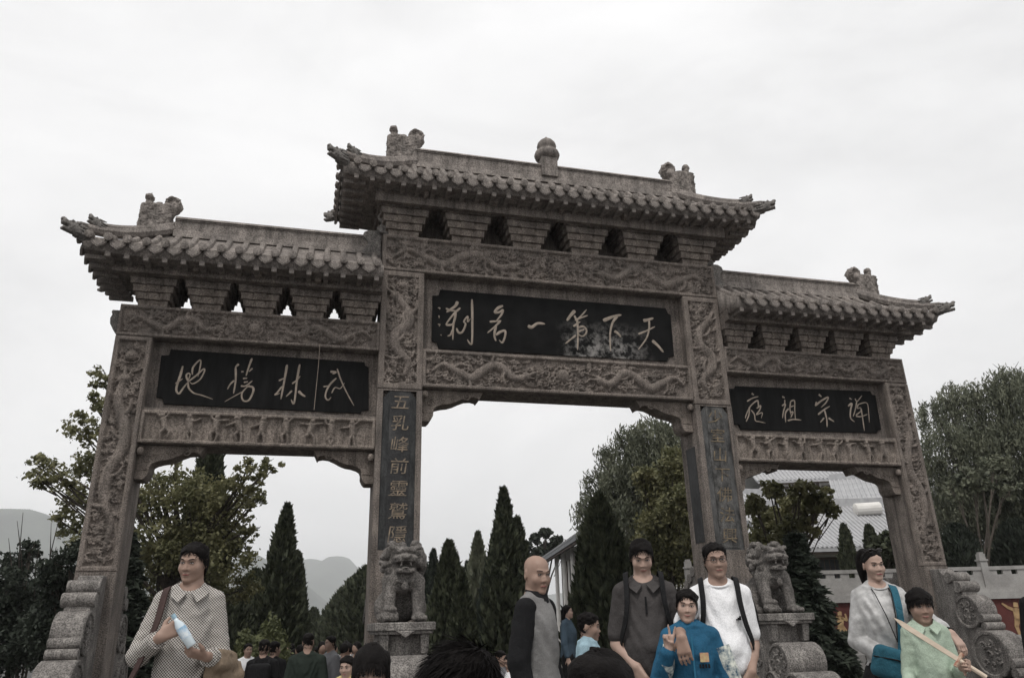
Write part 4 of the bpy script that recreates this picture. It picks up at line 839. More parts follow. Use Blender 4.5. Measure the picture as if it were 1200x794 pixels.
def conifer(name, label, x, ytop, wpx, D, seed, base=None, layers=22, mt=None, group=None, dens=1.0, droop=.18):
    """open needle tree: whorls of branches carrying needle sprays"""
    r = np.random.default_rng(seed); t = dep(x, ytop, D); b = t.copy(); b[2] = gz(b[0], b[1]) if base is None else base; H = t[2]-b[2]; R = wpx*D/FPX/2
    e = empty(name, tuple(b)); tag(e, label, 'tree', group); m = MB(); m.tube([b, b+[0, 0, H*.6], t], [.11, .06, .012], 7)
    Cs, As = [], []
    for i in range(layers):
        u = (i+.6)/layers*.97; k = 9
        for j in range(k):
            zz = b[2]+H*(u+r.uniform(-.7, .7)/layers); a = j*6.283/k+i*.9+r.uniform(-.3, .3); L_ = R*(1-u)**.85*r.uniform(.7, 1.15)+.05; q = int((18+46*L_)*dens)
            s = np.linspace(.12, 1, q)[:, None]; d = np.array([math.cos(a), math.sin(a), 0]); P = np.array([b[0], b[1], zz])+d*L_*s+np.array([0, 0, 1])*(L_*(.18*s-(droop+.18)*s**2))
            if L_ > .35: m.tube([P[0], P[q//2], P[-1]], [.02, .012, .004], 4, cap=False)
            for sg in (-1, 1):
                side = np.array([-d[1], d[0], 0])*sg; w_ = L_*.28*(1.05-s)+.03; tt = r.uniform(0, 1, (q, 1)); Cs.append(P+side*w_*tt+r.normal(size=(q, 3))*.02); aa = d*.7+side*.8+r.normal(size=(q, 3))*.35+[0, 0, -.1]; As.append(aa)
    m.build('trunk', BARK, e); C = np.concatenate(Cs); A = np.concatenate(As); A /= np.linalg.norm(A, axis=1)[:, None]; B = np.cross(A, rvec(r, len(C))); B /= np.linalg.norm(B, axis=1)[:, None]; s = (.05+.035*R)*r.uniform(.7, 1.3, (len(C), 1))
    V, Q = quads(C, A*s*1.3, B*s*.4); crown_obj('crown', V, Q, mt or LEAF_D, e); return e

broadleaf('ginkgo_tree', 'leafy yellow-green tree behind the outer left pillar', 16.5, [(122, 440, 16), (112, 470, 15), (100, 500, 20), (52, 542, 17), (42, 560, 14), (70, 560, 16), (92, 585, 20), (108, 545, 22), (85, 610, 20), (110, 640, 24), (175, 590, 30), (205, 570, 28), (235, 585, 34), (262, 600, 30), (190, 640, 34), (225, 640, 34), (296, 552, 17), (318, 546, 11), (278, 572, 20), (262, 650, 30), (300, 588, 14), (292, 618, 14), (282, 640, 16), (240, 690, 34), (180, 690, 34), (285, 690, 20)], 205, 25000, .050, LEAF_A, 1, .13)
cypress('cypress_tree', 'very tall dark cypress rising out of the yellow-green tree', 252, 500, 46, 19, 2, 6000, belly=.6)
for i, (x, y, w_, D, lab) in enumerate([(337, 592, 52, 21, 'tall pointed cypress standing alone left of the avenue'), (350, 648, 40, 27, 'cypress behind the tall pointed one left of the avenue'),
        (590, 573, 50, 22, 'tallest narrow cypress at the right edge of the avenue'), (606, 607, 44, 23.5, 'cypress growing against the tallest narrow one'), (526, 635, 58, 19, 'broad cypress beside the middle-left lion'), (541, 668, 42, 18, 'low cypress leaning into the broad one by the lion'),
        (702, 582, 96, 15.5, 'very broad conical cypress behind the man in the grey polo shirt')]):
    cypress('cypress_tree', lab, x, y, w_, D, 10+i, 12000 if w_ > 100 else 6500, sharp=1.25 if w_ > 100 else 1.4, belly=.30)
for i, (x, y, w_, D) in enumerate([(497, 660, 50, 30), (508, 645, 46, 34), (560, 625, 56, 27), (572, 655, 40, 26), (548, 660, 50, 31)]): cypress('conifer_tree', 'loose dark conifer between the cypresses of the avenue', x, y, w_, D, 40+i, 5000, LEAF_B if i == 2 else LEAF_D, 'conifers between the cypresses', sharp=1.1, belly=.25)
for i, (x, y, w_, D) in enumerate([(432, 664, 60, 30), (418, 676, 60, 36), (404, 690, 52, 42), (394, 704, 44, 50), (386, 716, 36, 60), (380, 726, 30, 70)]): cypress('avenue_tree', 'dense dark tree in the receding row right of the avenue', x, y, w_, D, 60+i, 4500, LEAF_C, 'row of trees right of the avenue', sharp=2.2, belly=.5)
for i, (x, y, w_, D) in enumerate([(300, 668, 60, 26), (322, 690, 50, 34), (280, 690, 60, 24), (368, 712, 30, 46)]): cypress('avenue_tree', 'dense dark tree in the row left of the avenue', x, y, w_, D, 70+i, 4500, LEAF_C, 'row of trees left of the avenue', sharp=1.8, belly=.45)
broadleaf('evergreen_bush', 'dark feathery evergreen just left of the outer left pillar', 15.5, [(62, 672, 20), (82, 650, 17), (100, 680, 22), (75, 700, 26), (110, 720, 28), (60, 735, 32), (95, 755, 32)], 85, 15000, .048, LEAF_D, 81, .09, droop=.5)
broadleaf('evergreen_bush', 'dark feathery evergreen under the bare upright twigs', 17, [(18, 662, 20), (35, 645, 14), (5, 690, 26), (40, 690, 24), (20, 720, 32), (-15, 700, 30), (45, 750, 34), (5, 760, 36)], 20, 16000, .052, LEAF_D, 82, .09, droop=.5)
for i, (x, y, w_, D, lab) in enumerate([(150, 620, 130, 14.5, 'dark spruce behind the man in the checked shirt'), (-40, 640, 110, 21, 'taller dark spruce beyond the feathery evergreens'), (215, 660, 110, 17, 'dark spruce under the yellow-green tree')]): conifer('spruce_tree', lab, x, y, w_, D, 80+i, layers=44, dens=1.3, droop=.05)
willow('willow_tree', 'large weeping willow behind the middle right pillar', 24, [(765, 505, 30), (735, 510, 18), (712, 530, 16), (700, 560, 18), (690, 592, 18), (720, 560, 24), (750, 545, 30), (790, 530, 34), (775, 575, 34), (735, 600, 30), (810, 560, 34), (770, 620, 34), (800, 640, 34), (730, 640, 26)], 770, 46000, LEAF_B, 3, .22, 1.6, 1.5)
broadleaf('leafy_tree', 'bushy yellow-green tree in front of the large willow', 19.5, [(775, 575, 24), (790, 545, 20), (755, 560, 16), (800, 590, 24), (770, 610, 22), (800, 640, 26), (785, 665, 24), (815, 668, 22), (760, 640, 18)], 790, 18000, .058, LEAF_A, 4, .12)
willow('willow_tree', 'big willow crown right of the outer right pillar', 27, [(1095, 480, 24), (1120, 462, 26), (1150, 462, 30), (1180, 442, 24), (1200, 455, 34), (1110, 515, 34), (1150, 510, 40), (1190, 510, 44), (1235, 480, 44), (1120, 565, 34), (1165, 570, 44), (1210, 570, 44), (1090, 545, 22), (1150, 610, 40), (1200, 630, 40), (1105, 610, 24), (1130, 590, 36), (1180, 600, 40), (1110, 640, 24)], 1175, 80000, LEAF_B, 5, .15, 1.5, 1.5)
willow('willow_tree', 'darker willow set back beyond the big willow', 36, [(1090, 600, 34), (1130, 630, 40), (1180, 620, 46), (1230, 600, 60), (1060, 640, 26)], 1140, 20000, LEAF_B, 6, .2, 1.5, 1.6)
broadleaf('small_tree', 'small pale-trunked tree with bare forked branches under the big willow', 23.5, [(1140, 560, 18), (1165, 545, 16), (1120, 575, 14), (1180, 570, 14)], 1154, 2600, .07, LEAF_B, 7, .10, bark=BARK_P)
for i, (x, y, w_) in enumerate([(1118, 615, 44), (1188, 610, 56), (1222, 600, 60)]): cypress('evergreen_tree', 'round dark evergreen behind the balustrade', x, y, w_, 24, 90+i, 4500, LEAF_D, 'evergreens behind the balustrade', base=2.1, sharp=2.5, belly=.5)
for i, (x, y, w_) in enumerate([(988, 614, 20), (1017, 615, 22)]): cypress('clipped_cypress', 'small clipped cypress before the temple hall', x, y, w_, 25, 95+i, 2600, LEAF_C, 'small cypresses before the hall', base=2.0, sharp=2.2, belly=.45)
broadleaf('leafy_tree', 'young leafy tree seen through the right bay beside the lion', 15.5, [(905, 575, 12), (928, 590, 16), (955, 585, 12), (968, 578, 8), (900, 610, 18), (925, 620, 18), (945, 605, 12), (890, 640, 18), (885, 590, 12), (915, 650, 18), (950, 622, 8), (940, 572, 12), (962, 592, 12), (975, 600, 8), (935, 635, 12)], 912, 14000, .052, LEAF_A, 8, .09)
conifer('cedar_tree', 'dark drooping cedar right beside the stone lion', 930, 622, 120, 13.2, 9, layers=26, dens=1.6, droop=.3)
conifer('cedar_tree', 'low young cedar at the foot of the dark drooping one', 985, 742, 70, 12.6, 19, layers=10, dens=1.6, droop=.2)
broadleaf('leafy_tree', 'dark leafy tree at the right end of the temple hall', 22, [(1040, 640, 16), (1048, 660, 14), (1030, 660, 14), (1052, 630, 10)], 1042, 3000, .09, LEAF_C, 29, .08)
broadleaf('pine_tree', 'spreading pine far behind the bald man', 48, [(628, 630, 6), (640, 624, 6), (651, 633, 7), (618, 641, 7), (643, 643, 9), (630, 650, 9), (660, 645, 8)], 636, 5000, .16, LEAF_D, 31, .2)
r_ = np.random.default_rng(77)                                        # round shrub
c_ = dep(306, 775, 14.5); c_[2] = gz(c_[0], c_[1]); e = empty('round_shrub', tuple(c_)); tag(e, 'round clipped shrub below the tall pointed cypress', 'shrub')
d_ = rvec(r_, 9000); d_[:, 2] = abs(d_[:, 2]); lump = 1+.06*np.sin(7*d_[:, :1]+5*d_[:, 1:2])+.05*np.sin(13*d_[:, 2:]+9*d_[:, :1]); RS = np.array([.82, .82, 1.80-c_[2]])
V, Q = leafcloud(r_, c_+d_*RS*lump*r_.uniform(.84, 1.02, (9000, 1)), .045, .6); crown_obj('crown', V, Q, LEAF_E, e)
m = MB(); m.tube([c_, c_+[0, 0, .9]], [.08, .04], 6); 
for k in range(7): a = k*.9; m.tube([c_+[0, 0, .3], c_+[.5*math.cos(a), .5*math.sin(a), 1.1]], [.03, .01], 5)
m.build('trunk', BARK, e)
F_ = Field(c_-[.9, .9, .1], c_+[.9, .9, 1.9], .06); F_.ell(tuple(c_+[0, 0, .1]), (.68, .68, 1.55-c_[2]), .01); F_.build('inner_foliage', LEAF_E, e)
# bare shoots left of the gate
r_ = np.random.default_rng(5); b = dep(45, 700, 17); b[2] = gz(b[0], b[1]); e = empty('bare_sapling', tuple(b)); tag(e, 'bare upright twigs standing above the feathery evergreen', 'sapling')
m = MB()
for x0, y0, x1, y1 in ((22, 700, 27, 600), (27, 690, 20, 610), (52, 690, 70, 604), (52, 690, 60, 612), (50, 700, 66, 640), (24, 690, 10, 630), (40, 700, 46, 640)): m.tube([b+[0, 0, .2], dep(x0, y0, 17), (dep(x0, y0, 17)+dep(x1, y1, 17))/2+r_.normal(size=3)*.03, dep(x1, y1, 17)], [.03, .018, .013, .005], 5)
m.build('trunk', BARK, e)

# ---- raised bed right of the avenue
m = MB(); p_ = [(-1.6, 1.2), (6.0, 1.2), (12, 3.2), (12, 12), (3.2, 12), (.6, 4.5), (-1.6, 2.6)]
m.prism(p_, -1.2, .33, 'Z'); tag(m.build('raised_bed', EARTH), kind='structure')

# ---- terrace with red wall, balustrade and mural
dR = np.array([RT[0], RT[1], 0]); dR /= np.linalg.norm(dR); dF = np.array([-dR[1], dR[0], 0]); T0 = dep(905, 700, 17.2); T0[2] = 0; LT = 12.0
def TP(u, v, z): q = T0+dR*u+dF*v; return (q[0], q[1], z)
def tbox(m, u0, u1, v0, v1, z0, z1):
    c = [TP(u, v, z) for z in (z0, z1) for u, v in ((u0, v0), (u1, v0), (u1, v1), (u0, v1))]; return m.add(c, [(0, 3, 2, 1), (4, 5, 6, 7), (0, 1, 5, 4), (1, 2, 6, 5), (2, 3, 7, 6), (3, 0, 4, 7)])
RED = mat('maroon_wall', (.105, .030, .026), (.070, .022, .020), 2, .8, .15, 40, .3, .15, 90, .3, (.13, .09, .08)); GOLD = mat('mural_gold', (.42, .29, .15), (.30, .19, .10), 8, .7)
m = MB(); tbox(m, -2, 60, .05, 60, -1.5, 2.12); ter = m.build('terrace', EARTH); tag(ter, kind='structure')
tw = empty('terrace_wall', TP(0, 0, 0)); tag(tw, 'maroon painted terrace wall with gold fighting figures below the balustrade', 'wall')
m = MB(); tbox(m, -2, LT, 0, .05, 1.22, 1.98); m.build('painted_face', RED, tw)
m = MB(); tbox(m, -2, LT, -.06, .05, 1.98, 2.13); m.build('coping', STONE_L, tw); m = MB(); tbox(m, -2, LT, -.10, .05, .9, 1.22); tbox(m, -2, LT, -.3, .05, -1, .9); m.build('plinth', STONE_L, tw)
def mural(u, z, k, seed):
    r = np.random.default_rng(seed); m = MB()
    def cap(a, b, ra, rb):
        a, b = np.array(a)*k, np.array(b)*k; d = b-a; n = np.array([-d[1], d[0]])/(np.linalg.norm(d)+1e-9); P = [a+n*ra*k-d*.1, b+n*rb*k+d*.08, b+d*.16, b-n*rb*k+d*.08, a-n*ra*k-d*.1]
        c = [TP(u+p[0], -.012, z+p[1]) for p in P]; c2 = [TP(u+p[0], .002, z+p[1]) for p in P]; n_ = len(P); m.add(c+c2, [tuple(range(n_-1, -1, -1)), tuple(range(n_, 2*n_))]+[(i, (i+1) % n_, (i+1) % n_+n_, i+n_) for i in range(n_)])
    cap((0, .42), (.03, .72), .10, .13); cap((.03, .80), (.04, .92), .075, .07)
    s = 1 if seed % 2 else -1
    cap((.08, .70), (.26, .62), .05, .045); cap((.26, .62), (.24, .82), .045, .03); cap((-.04, .70), (-.22, .78), .05, .045); cap((-.22, .78), (-.38, .90), .045, .03)
    cap((.03, .42), (.16, .24), .09, .06); cap((.16, .24), (.12, .0), .06, .04); cap((-.02, .42), (-.10, .22), .09, .06); cap((-.10, .22), (-.06, .0), .06, .045)
    o = m.build('mural_figure', GOLD, tw); o['kind'] = 'stuff'
for i, (x, k) in enumerate(((1187, .70), (1155, .45), (1236, .7), (980, .6), (945, .6), (1300, .7))):
    p = dep(x, 715, 17.2); u = float((p-T0)@dR); mural(u, 1.24, k, i)
def balustrade(u0, u1, zb, label):
    e = empty('stone_balustrade', TP(u0, .1, zb)); tag(e, label, 'balustrade'); n = int((u1-u0)/1.25); st = (u1-u0)/n
    m = MB(); tbox(m, u0, u1, .02, .26, zb, zb+.10); m.build('base_rail', STONE_L, e)
    for i in range(n+1):
        u = u0+st*i; m = MB(); tbox(m, u-.08, u+.08, .06, .22, zb+.1, zb+.68); tbox(m, u-.10, u+.10, .04, .24, zb+.68, zb+.72); tbox(m, u-.07, u+.07, .07, .21, zb+.72, zb+.84); tbox(m, u-.05, u+.05, .09, .19, zb+.84, zb+.88); m.build('post', STONE_L, e)
        if i < n:
            m = MB(); tbox(m, u+.08, u+st-.08, .10, .18, zb+.10, zb+.38); m.build('panel', STONE_L, e)
            m = MB(); tbox(m, u+.08, u+st-.08, .09, .19, zb+.48, zb+.56); m.build('top_rail', STONE_L, e)
            for f in (.08, .36, .64, .92):
                m = MB(); c = u+.08+(st-.16)*f; tbox(m, c-.10, c+.10, .11, .17, zb+.38, zb+.48); m.build('baluster', STONE_L, e)
    return e
balustrade(-1.8, LT-.2, 2.13, 'pale stone balustrade on top of the maroon terrace wall')

# ---- buildings
TILE_P = mat('roof_tiles_pale', (.40, .40, .405), (.30, .30, .31), 3, .6, .1, 30, .4); TILE_G = mat('roof_tiles_grey', (.22, .225, .235), (.15, .155, .16), 3, .75, .15, 30); WHITE = mat('white_wall', (.72, .70, .67), (.60, .58, .55), 1.5, .85); WOOD = mat('dark_timber', (.10, .075, .06), (.06, .045, .038), 6, .8); GLASSM = mat('window_glass', (.05, .055, .06), (.04, .04, .045), 3, .15, spec=.6)
def hall(name, label, P0, ang, L_, W_, zb, wall_h, rise, over, tile, pitch=.35, ends='gable', wins=6, colmat=None):
    """hall with local u along its length, v across; P0 = corner nearest, tiled double-slope roof"""
    e = empty(name, (P0[0], P0[1], zb), ang); tag(e, label, 'building')
    K = dict(loc=(0, 0, 0))
    m = MB(); m.box(0, L_, 0, W_, 0, wall_h); w_ = m.build('wall', WHITE, e, **K)
    for i in range(wins):
        u = L_*(i+.5)/wins; hw = L_/wins*.32; f = MB(); f.box(u-hw, u+hw, -.06, .002, .9, wall_h-.5); fo = f.build('window', WOOD, e, **K)
        for j in range(6): q = MB(); a = u-hw+.06+(2*hw-.12)*j/6; q.box(a+.02, a+(2*hw-.12)/6-.02, -.075, -.05, 1.0, wall_h-.6); q.build('pane', GLASSM, fo, **K)
    for i in range(wins+1): c = MB(); u = L_*i/wins; c.tube([(u, -.25, 0), (u, -.25, wall_h)], .11, 8); c.build('column', colmat or WOOD, e, **K)
    zr = wall_h+rise; ys = np.linspace(-over, W_/2, 9); zf = lambda y: wall_h-.15+(rise+.15)*((y+over)/(W_/2+over))**1.25
    m = MB(); prof = [(y, zf(y)) for y in ys]+[(W_-y, zf(y)) for y in ys[::-1][1:]]; prof2 = prof+[(a, b-.18) for a, b in prof[::-1]]; m.prism(prof2, -over, L_+over, 'X'); rf = m.build('roof', tile, e, **K)
    n = int((L_+2*over)/pitch)
    rows = MB(); rows.tube([(0, y-.02, zf(y)+.0) for y in ys], pitch*.26, 6); me = mkmesh('tile_row', rows.v, rows.f); me.materials.append(tile)
    for i in range(n+1): link('tile_row', me, None, rf, loc=(-over+pitch*i, 0, 0))
    m = MB(); m.box(-over, L_+over, W_/2-.14, W_/2+.14, zr-.1, zr+.35); m.build('ridge', tile, rf, **K)
    m = MB(); m.box(-over+.1, L_+over-.1, -over+.06, -over+.2, wall_h-.42, wall_h-.2); m.build('eave_board', WOOD, rf, **K)
    return e
aR = math.atan2(dR[1], dR[0])
q = dep(880, 668, 33); hall('temple_hall', 'long low temple hall with a broad pale tiled roof beyond the balustrade', q, aR, 16, 7, 2.0, 2.65, 2.15, .9, TILE_P, .2, wins=7)
q = dep(1000, 600, 45); hall('upper_hall', 'grey-roofed upper hall rising behind the pale roof', q, aR-.35, 16, 8, 3.5, 4.4, 2.2, .8, TILE_P, .26)
q = dep(905, 600, 58); hall('pavilion', 'tall pale pavilion with grey eaves behind the upper hall', q, aR-.1, 9, 7, 3.5, 8.2, 2.4, .9, TILE_P, .3, wins=5)
q = dep(890, 600, 50); hall('gate_house', 'small pale-roofed house between the pavilion and the long hall', q, aR+.25, 7, 5, 3.5, 4.6, 1.8, .7, TILE_P, .4, wins=4)
e_ = empty('water_tank', tuple(dep(1016, 603, 36.5))); tag(e_, 'white rounded water tank on the pale temple roof', 'tank')
m = MB(); a_, b_ = dep(1001, 597, 36.5), dep(1032, 595, 36.5); m.tube([a_, a_+(b_-a_)*.04, b_-(b_-a_)*.04, b_], [.16, .30, .30, .16], 14); m.build('drum', WHITE, e_)
for f in (.15, .5, .85): m = MB(); p = a_+(b_-a_)*f; m.tube([p-[0, 0, .25], p-[0, 0, 1.0]], .03, 6); m.build('stand', WOOD, e_)
# long hall right of the avenue, seen at its eave
A_, B_ = dep(636, 652, 42), dep(690, 622, 29); d_ = B_-A_; an = math.atan2(d_[1], d_[0]); zb_ = -1.0
hall('side_hall', 'white-walled hall with grey tiled roof behind the bald man', A_+np.array([-math.sin(an), math.cos(an), 0])*1.0, an, 13.5, 4.2, zb_, 5.6-zb_-.3, 2.0, 1.0, TILE_G, .35, wins=5, colmat=WHITE)
q = dep(556, 760, 34); hall('ticket_hut', 'small hut with a pale roof between two cypresses', q, aR, 2.6, 2.4, float(gz(q[0], q[1])), 2.2, .8, .35, TILE_P, .22, wins=1)

# ---- air
hz = bpy.data.materials.new('haze_air'); hz.use_nodes = True; t = hz.node_tree; t.nodes.clear(); pv = t.nodes.new('ShaderNodeVolumePrincipled'); pv.inputs['Density'].default_value = .00036; pv.inputs['Color'].default_value = (.975, .985, 1, 1); pv.inputs['Anisotropy'].default_value = .3
mo = t.nodes.new('ShaderNodeOutputMaterial'); t.links.new(pv.outputs[0], mo.inputs['Volume'])
m = MB(); m.box(-4400, 4400, -80, 4400, -8, 330); ho = m.build('haze', hz); tag(ho, 'pale even air over the whole valley', kind='stuff')
# ================================================================== PEOPLE
SKIN = mat('skin', (.325, .222, .175), (.265, .172, .132), 9, .55, .08, 120, .35); SKIN_L = mat('skin_light', (.42, .295, .240), (.36, .245, .195), 9, .5, .06, 120, .35)
SKIN_P = mat('skin_pink', (.42, .25, .195), (.36, .20, .155), 7, .5, .08, 120, .35)
HAIR = mat('black_hair', (.010, .0085, .008), (.005, .004, .004), 30, .6, .4, 90, spec=.08); LIP = mat('lip', (.27, .11, .095), (.22, .085, .075), 20, .5); LIPSTICK = mat('lipstick', (.24, .035, .045), (.2, .03, .035), 20, .4)
EYEW = mat('eye_white', (.62, .58, .55), (.55, .5, .48), 20, .3); IRIS = mat('iris', (.012, .008, .006), (.01, .006, .005), 20, .2, spec=.6)
def cloth(name, c, k=.72, rough=.9, bump=.9, bs=15): return mat(name, c, tuple(x*k for x in c), 6, rough, bump, bs, .2, .10, 240, stretch=(1, 1, .6))
DENIM = cloth('denim', (.045, .055, .075)); BLACKC = cloth('black_cloth', (.010, .010, .011)); KHAKI = cloth('khaki', (.23, .175, .125)); WHITEC = cloth('white_cotton', (.76, .76, .77), .95); CHARC = cloth('charcoal_polo', (.060, .055, .054)); BLUEJ = cloth('blue_jacket', (.022, .105, .190)); GREENS = cloth('mint_shirt', (.38, .46, .37), .85); VEST = cloth('grey_linen', (.23, .225, .22), .62, .9, .5, 220); DGREEN = cloth('dark_green_knit', (.022, .030, .024)); SHOE = cloth('shoe', (.03, .03, .03)); STRAP = cloth('strap', (.012, .012, .013)); LBLUE = cloth('light_blue', (.33, .47, .54)); DENIMJ = cloth('denim_jacket', (.06, .09, .12)); YELLOW = cloth('yellow_hood', (.55, .47, .22)); TEAL = cloth('teal_bag', (.028, .110, .155)); GREYC = cloth('grey_cloth', (.2, .2, .21))
SILVER = mat('silvery_satin', (.47, .465, .46), (.27, .265, .26), 14, .42, .25, 40, .5)
CHECK = cloth('check_shirt', (.5, .5, .5)); t = CHECK.node_tree; bs_ = t.nodes['Principled BSDF']
tcn = t.nodes.new('ShaderNodeTexCoord'); w1 = t.nodes.new('ShaderNodeTexChecker'); w1.inputs['Scale'].default_value = 128; w1.inputs['Color1'].default_value = (.52, .50, .47, 1); w1.inputs['Color2'].default_value = (.075, .06, .05, 1)
mpc = t.nodes.new('ShaderNodeMapping'); mpc.inputs['Scale'].default_value = (1, 0, 1); mpc.inputs['Location'].default_value = (0, .004, 0); t.links.new(tcn.outputs['Object'], mpc.inputs[0]); t.links.new(mpc.outputs[0], w1.inputs['Vector']); t.links.new(w1.outputs['Color'], bs_.inputs['Base Color'])
CAMO = mat('camo_sleeve', (.55, .56, .50), (.012, .05, .09), 26, .9, .3, 120, .2)
HEADL = [(-.120, .018, .016, -.066), (-.113, .036, .034, -.052), (-.100, .050, .050, -.037), (-.078, .061, .066, -.024), (-.05, .068, .079, -.014), (-.02, .073, .0885, -.005), (.015, .0755, .0945, .001), (.045, .077, .0975, .004), (.072, .073, .093, .006), (.094, .061, .079, .007), (.110, .043, .058, .008), (.120, .018, .026, .008)]
def rotm(y, p, r):
    """yaw (+ turns towards +x when facing -y), pitch (+ looks down), roll"""
    M = Matrix.Rotation(math.radians(y), 3, 'Z') @ Matrix.Rotation(math.radians(p), 3, 'X') @ Matrix.Rotation(math.radians(r), 3, 'Y'); return np.array(M)
def unit(v): v = np.array(v, float); return v/(np.linalg.norm(v)+1e-9)
def hand(F, w, d, n, s, ts=1, pose='relax', curl=.35):
    w = np.array(w, float); d = unit(d); n = unit(np.array(n)-d*np.dot(n, d)); c = np.cross(d, n)*ts     # c towards the thumb
    for o in (-.026, -.009, .009, .026): F.cone(w+c*o*.6*s, w+d*.082*s+c*o*1.15*s, .0155*s, .0135*s, .012*s)
    L_ = [.060, .070, .066, .050]
    for i in range(4):
        q = w+d*.086*s+c*(.0335-.0225*i)*s; a = curl*(1+.12*i); dd = d
        if pose == 'peace':
            if i < 2: a = .03; dd = unit(d+c*(.24 if i == 0 else -.16))
            else: a = 1.35
        e1 = unit(dd*math.cos(a)+n*math.sin(a)); e2 = unit(dd*math.cos(a*2.1)+n*math.sin(a*2.1)); e3 = unit(dd*math.cos(a*2.8)+n*math.sin(a*2.8)); l = L_[i]*s
        F.chain([q-d*.006*s, q+e1*l*.48, q+e1*l*.48+e2*l*.34, q+e1*l*.48+e2*l*.34+e3*l*.26], [.0098*s, .0088*s, .0080*s, .0066*s], .004*s)
    b = w+d*.022*s+c*.026*s; e = unit(d*.62+c*.72+n*.25) if pose != 'peace' else unit(d*.55-c*.15+n*.75); e2 = unit(e*.75+d*.55+n*curl*.6) if pose != 'peace' else unit(-c*.9+d*.3+n*.2)
    F.chain([b, b+e*.042*s, b+e*.042*s+e2*.030*s], [.0135*s, .0105*s, .0078*s], .008*s)
def strands(name, parent, hc, M, hs, n, seed, length=.035, lift=.35, front=.065, slope=.75, width=.0042, fwd=0., part=None, jit=.25, drop=False, zmin=-1., loc=(0, 0, 0), mt=None, infl=1.10):
    """thin hair ribbons combed over the skull"""
    r = np.random.default_rng(seed); d = rvec(r, n*3); P = d*np.array([.080, .101, .122])*infl+np.array([0, .004, .0]); keep = (P[:, 2] > front-slope*(P[:, 1]+.09)) & (P[:, 2] > zmin); P = P[keep][:n]; n = len(P)
    Nn = (P-np.array([0, .004, 0]))/np.array([.080, .101, .122])**2; Nn /= np.linalg.norm(Nn, axis=1)[:, None]
    crown = np.array([0, .045, .12]); T = P-crown; T[:, 1] -= fwd; T -= Nn*(T*Nn).sum(1)[:, None]; T += r.normal(size=T.shape)*jit*.04; T -= Nn*(T*Nn).sum(1)[:, None]; T /= np.linalg.norm(T, axis=1)[:, None]+1e-9
    L_ = length*r.uniform(.6, 1.25, (n, 1)); k = 6; pts = []; cur = P-Nn*.006; dr = T+Nn*lift; dr /= np.linalg.norm(dr, axis=1)[:, None]
    for i in range(k):
        pts.append(cur); cur = cur+dr*L_/(k-1)
        if drop: dr = dr+np.array([0, 0, -.55]); q = cur/np.array([.080, .101, .122])/infl; rr = np.linalg.norm(q, axis=1)[:, None]; cur = np.where((rr < 1.0) & (cur[:, 2:] > -.1), cur/rr, cur)
        else: dr = dr-Nn*lift*.45
        dr /= np.linalg.norm(dr, axis=1)[:, None]
    pts = np.stack(pts, 1); B = np.cross(T, Nn); wd = width*np.array([.7, 1, 1, .9, .6, .1])[None, :, None]; A = pts+B[:, None]*wd/2; C = pts-B[:, None]*wd/2
    V = np.concatenate([A, C], 1).reshape(-1, 3); V = (V*hs)@M.T+hc; base = (np.arange(n)*2*k)[:, None]; j = np.arange(k-1)[None, :]
    Q = np.stack([base+j, base+j+1, base+k+j+1, base+k+j], -1).reshape(-1, 4)
    return link(name, mkmesh(name, V, Q, True), mt or HAIR, parent, loc=loc)
def ringpts(c, rx, ry, n=14, tilt=0.): return [(c[0]+rx*math.cos(a), c[1]+ry*math.sin(a), c[2]+tilt*math.sin(a)) for a in np.linspace(0, 2*math.pi, n+1)]

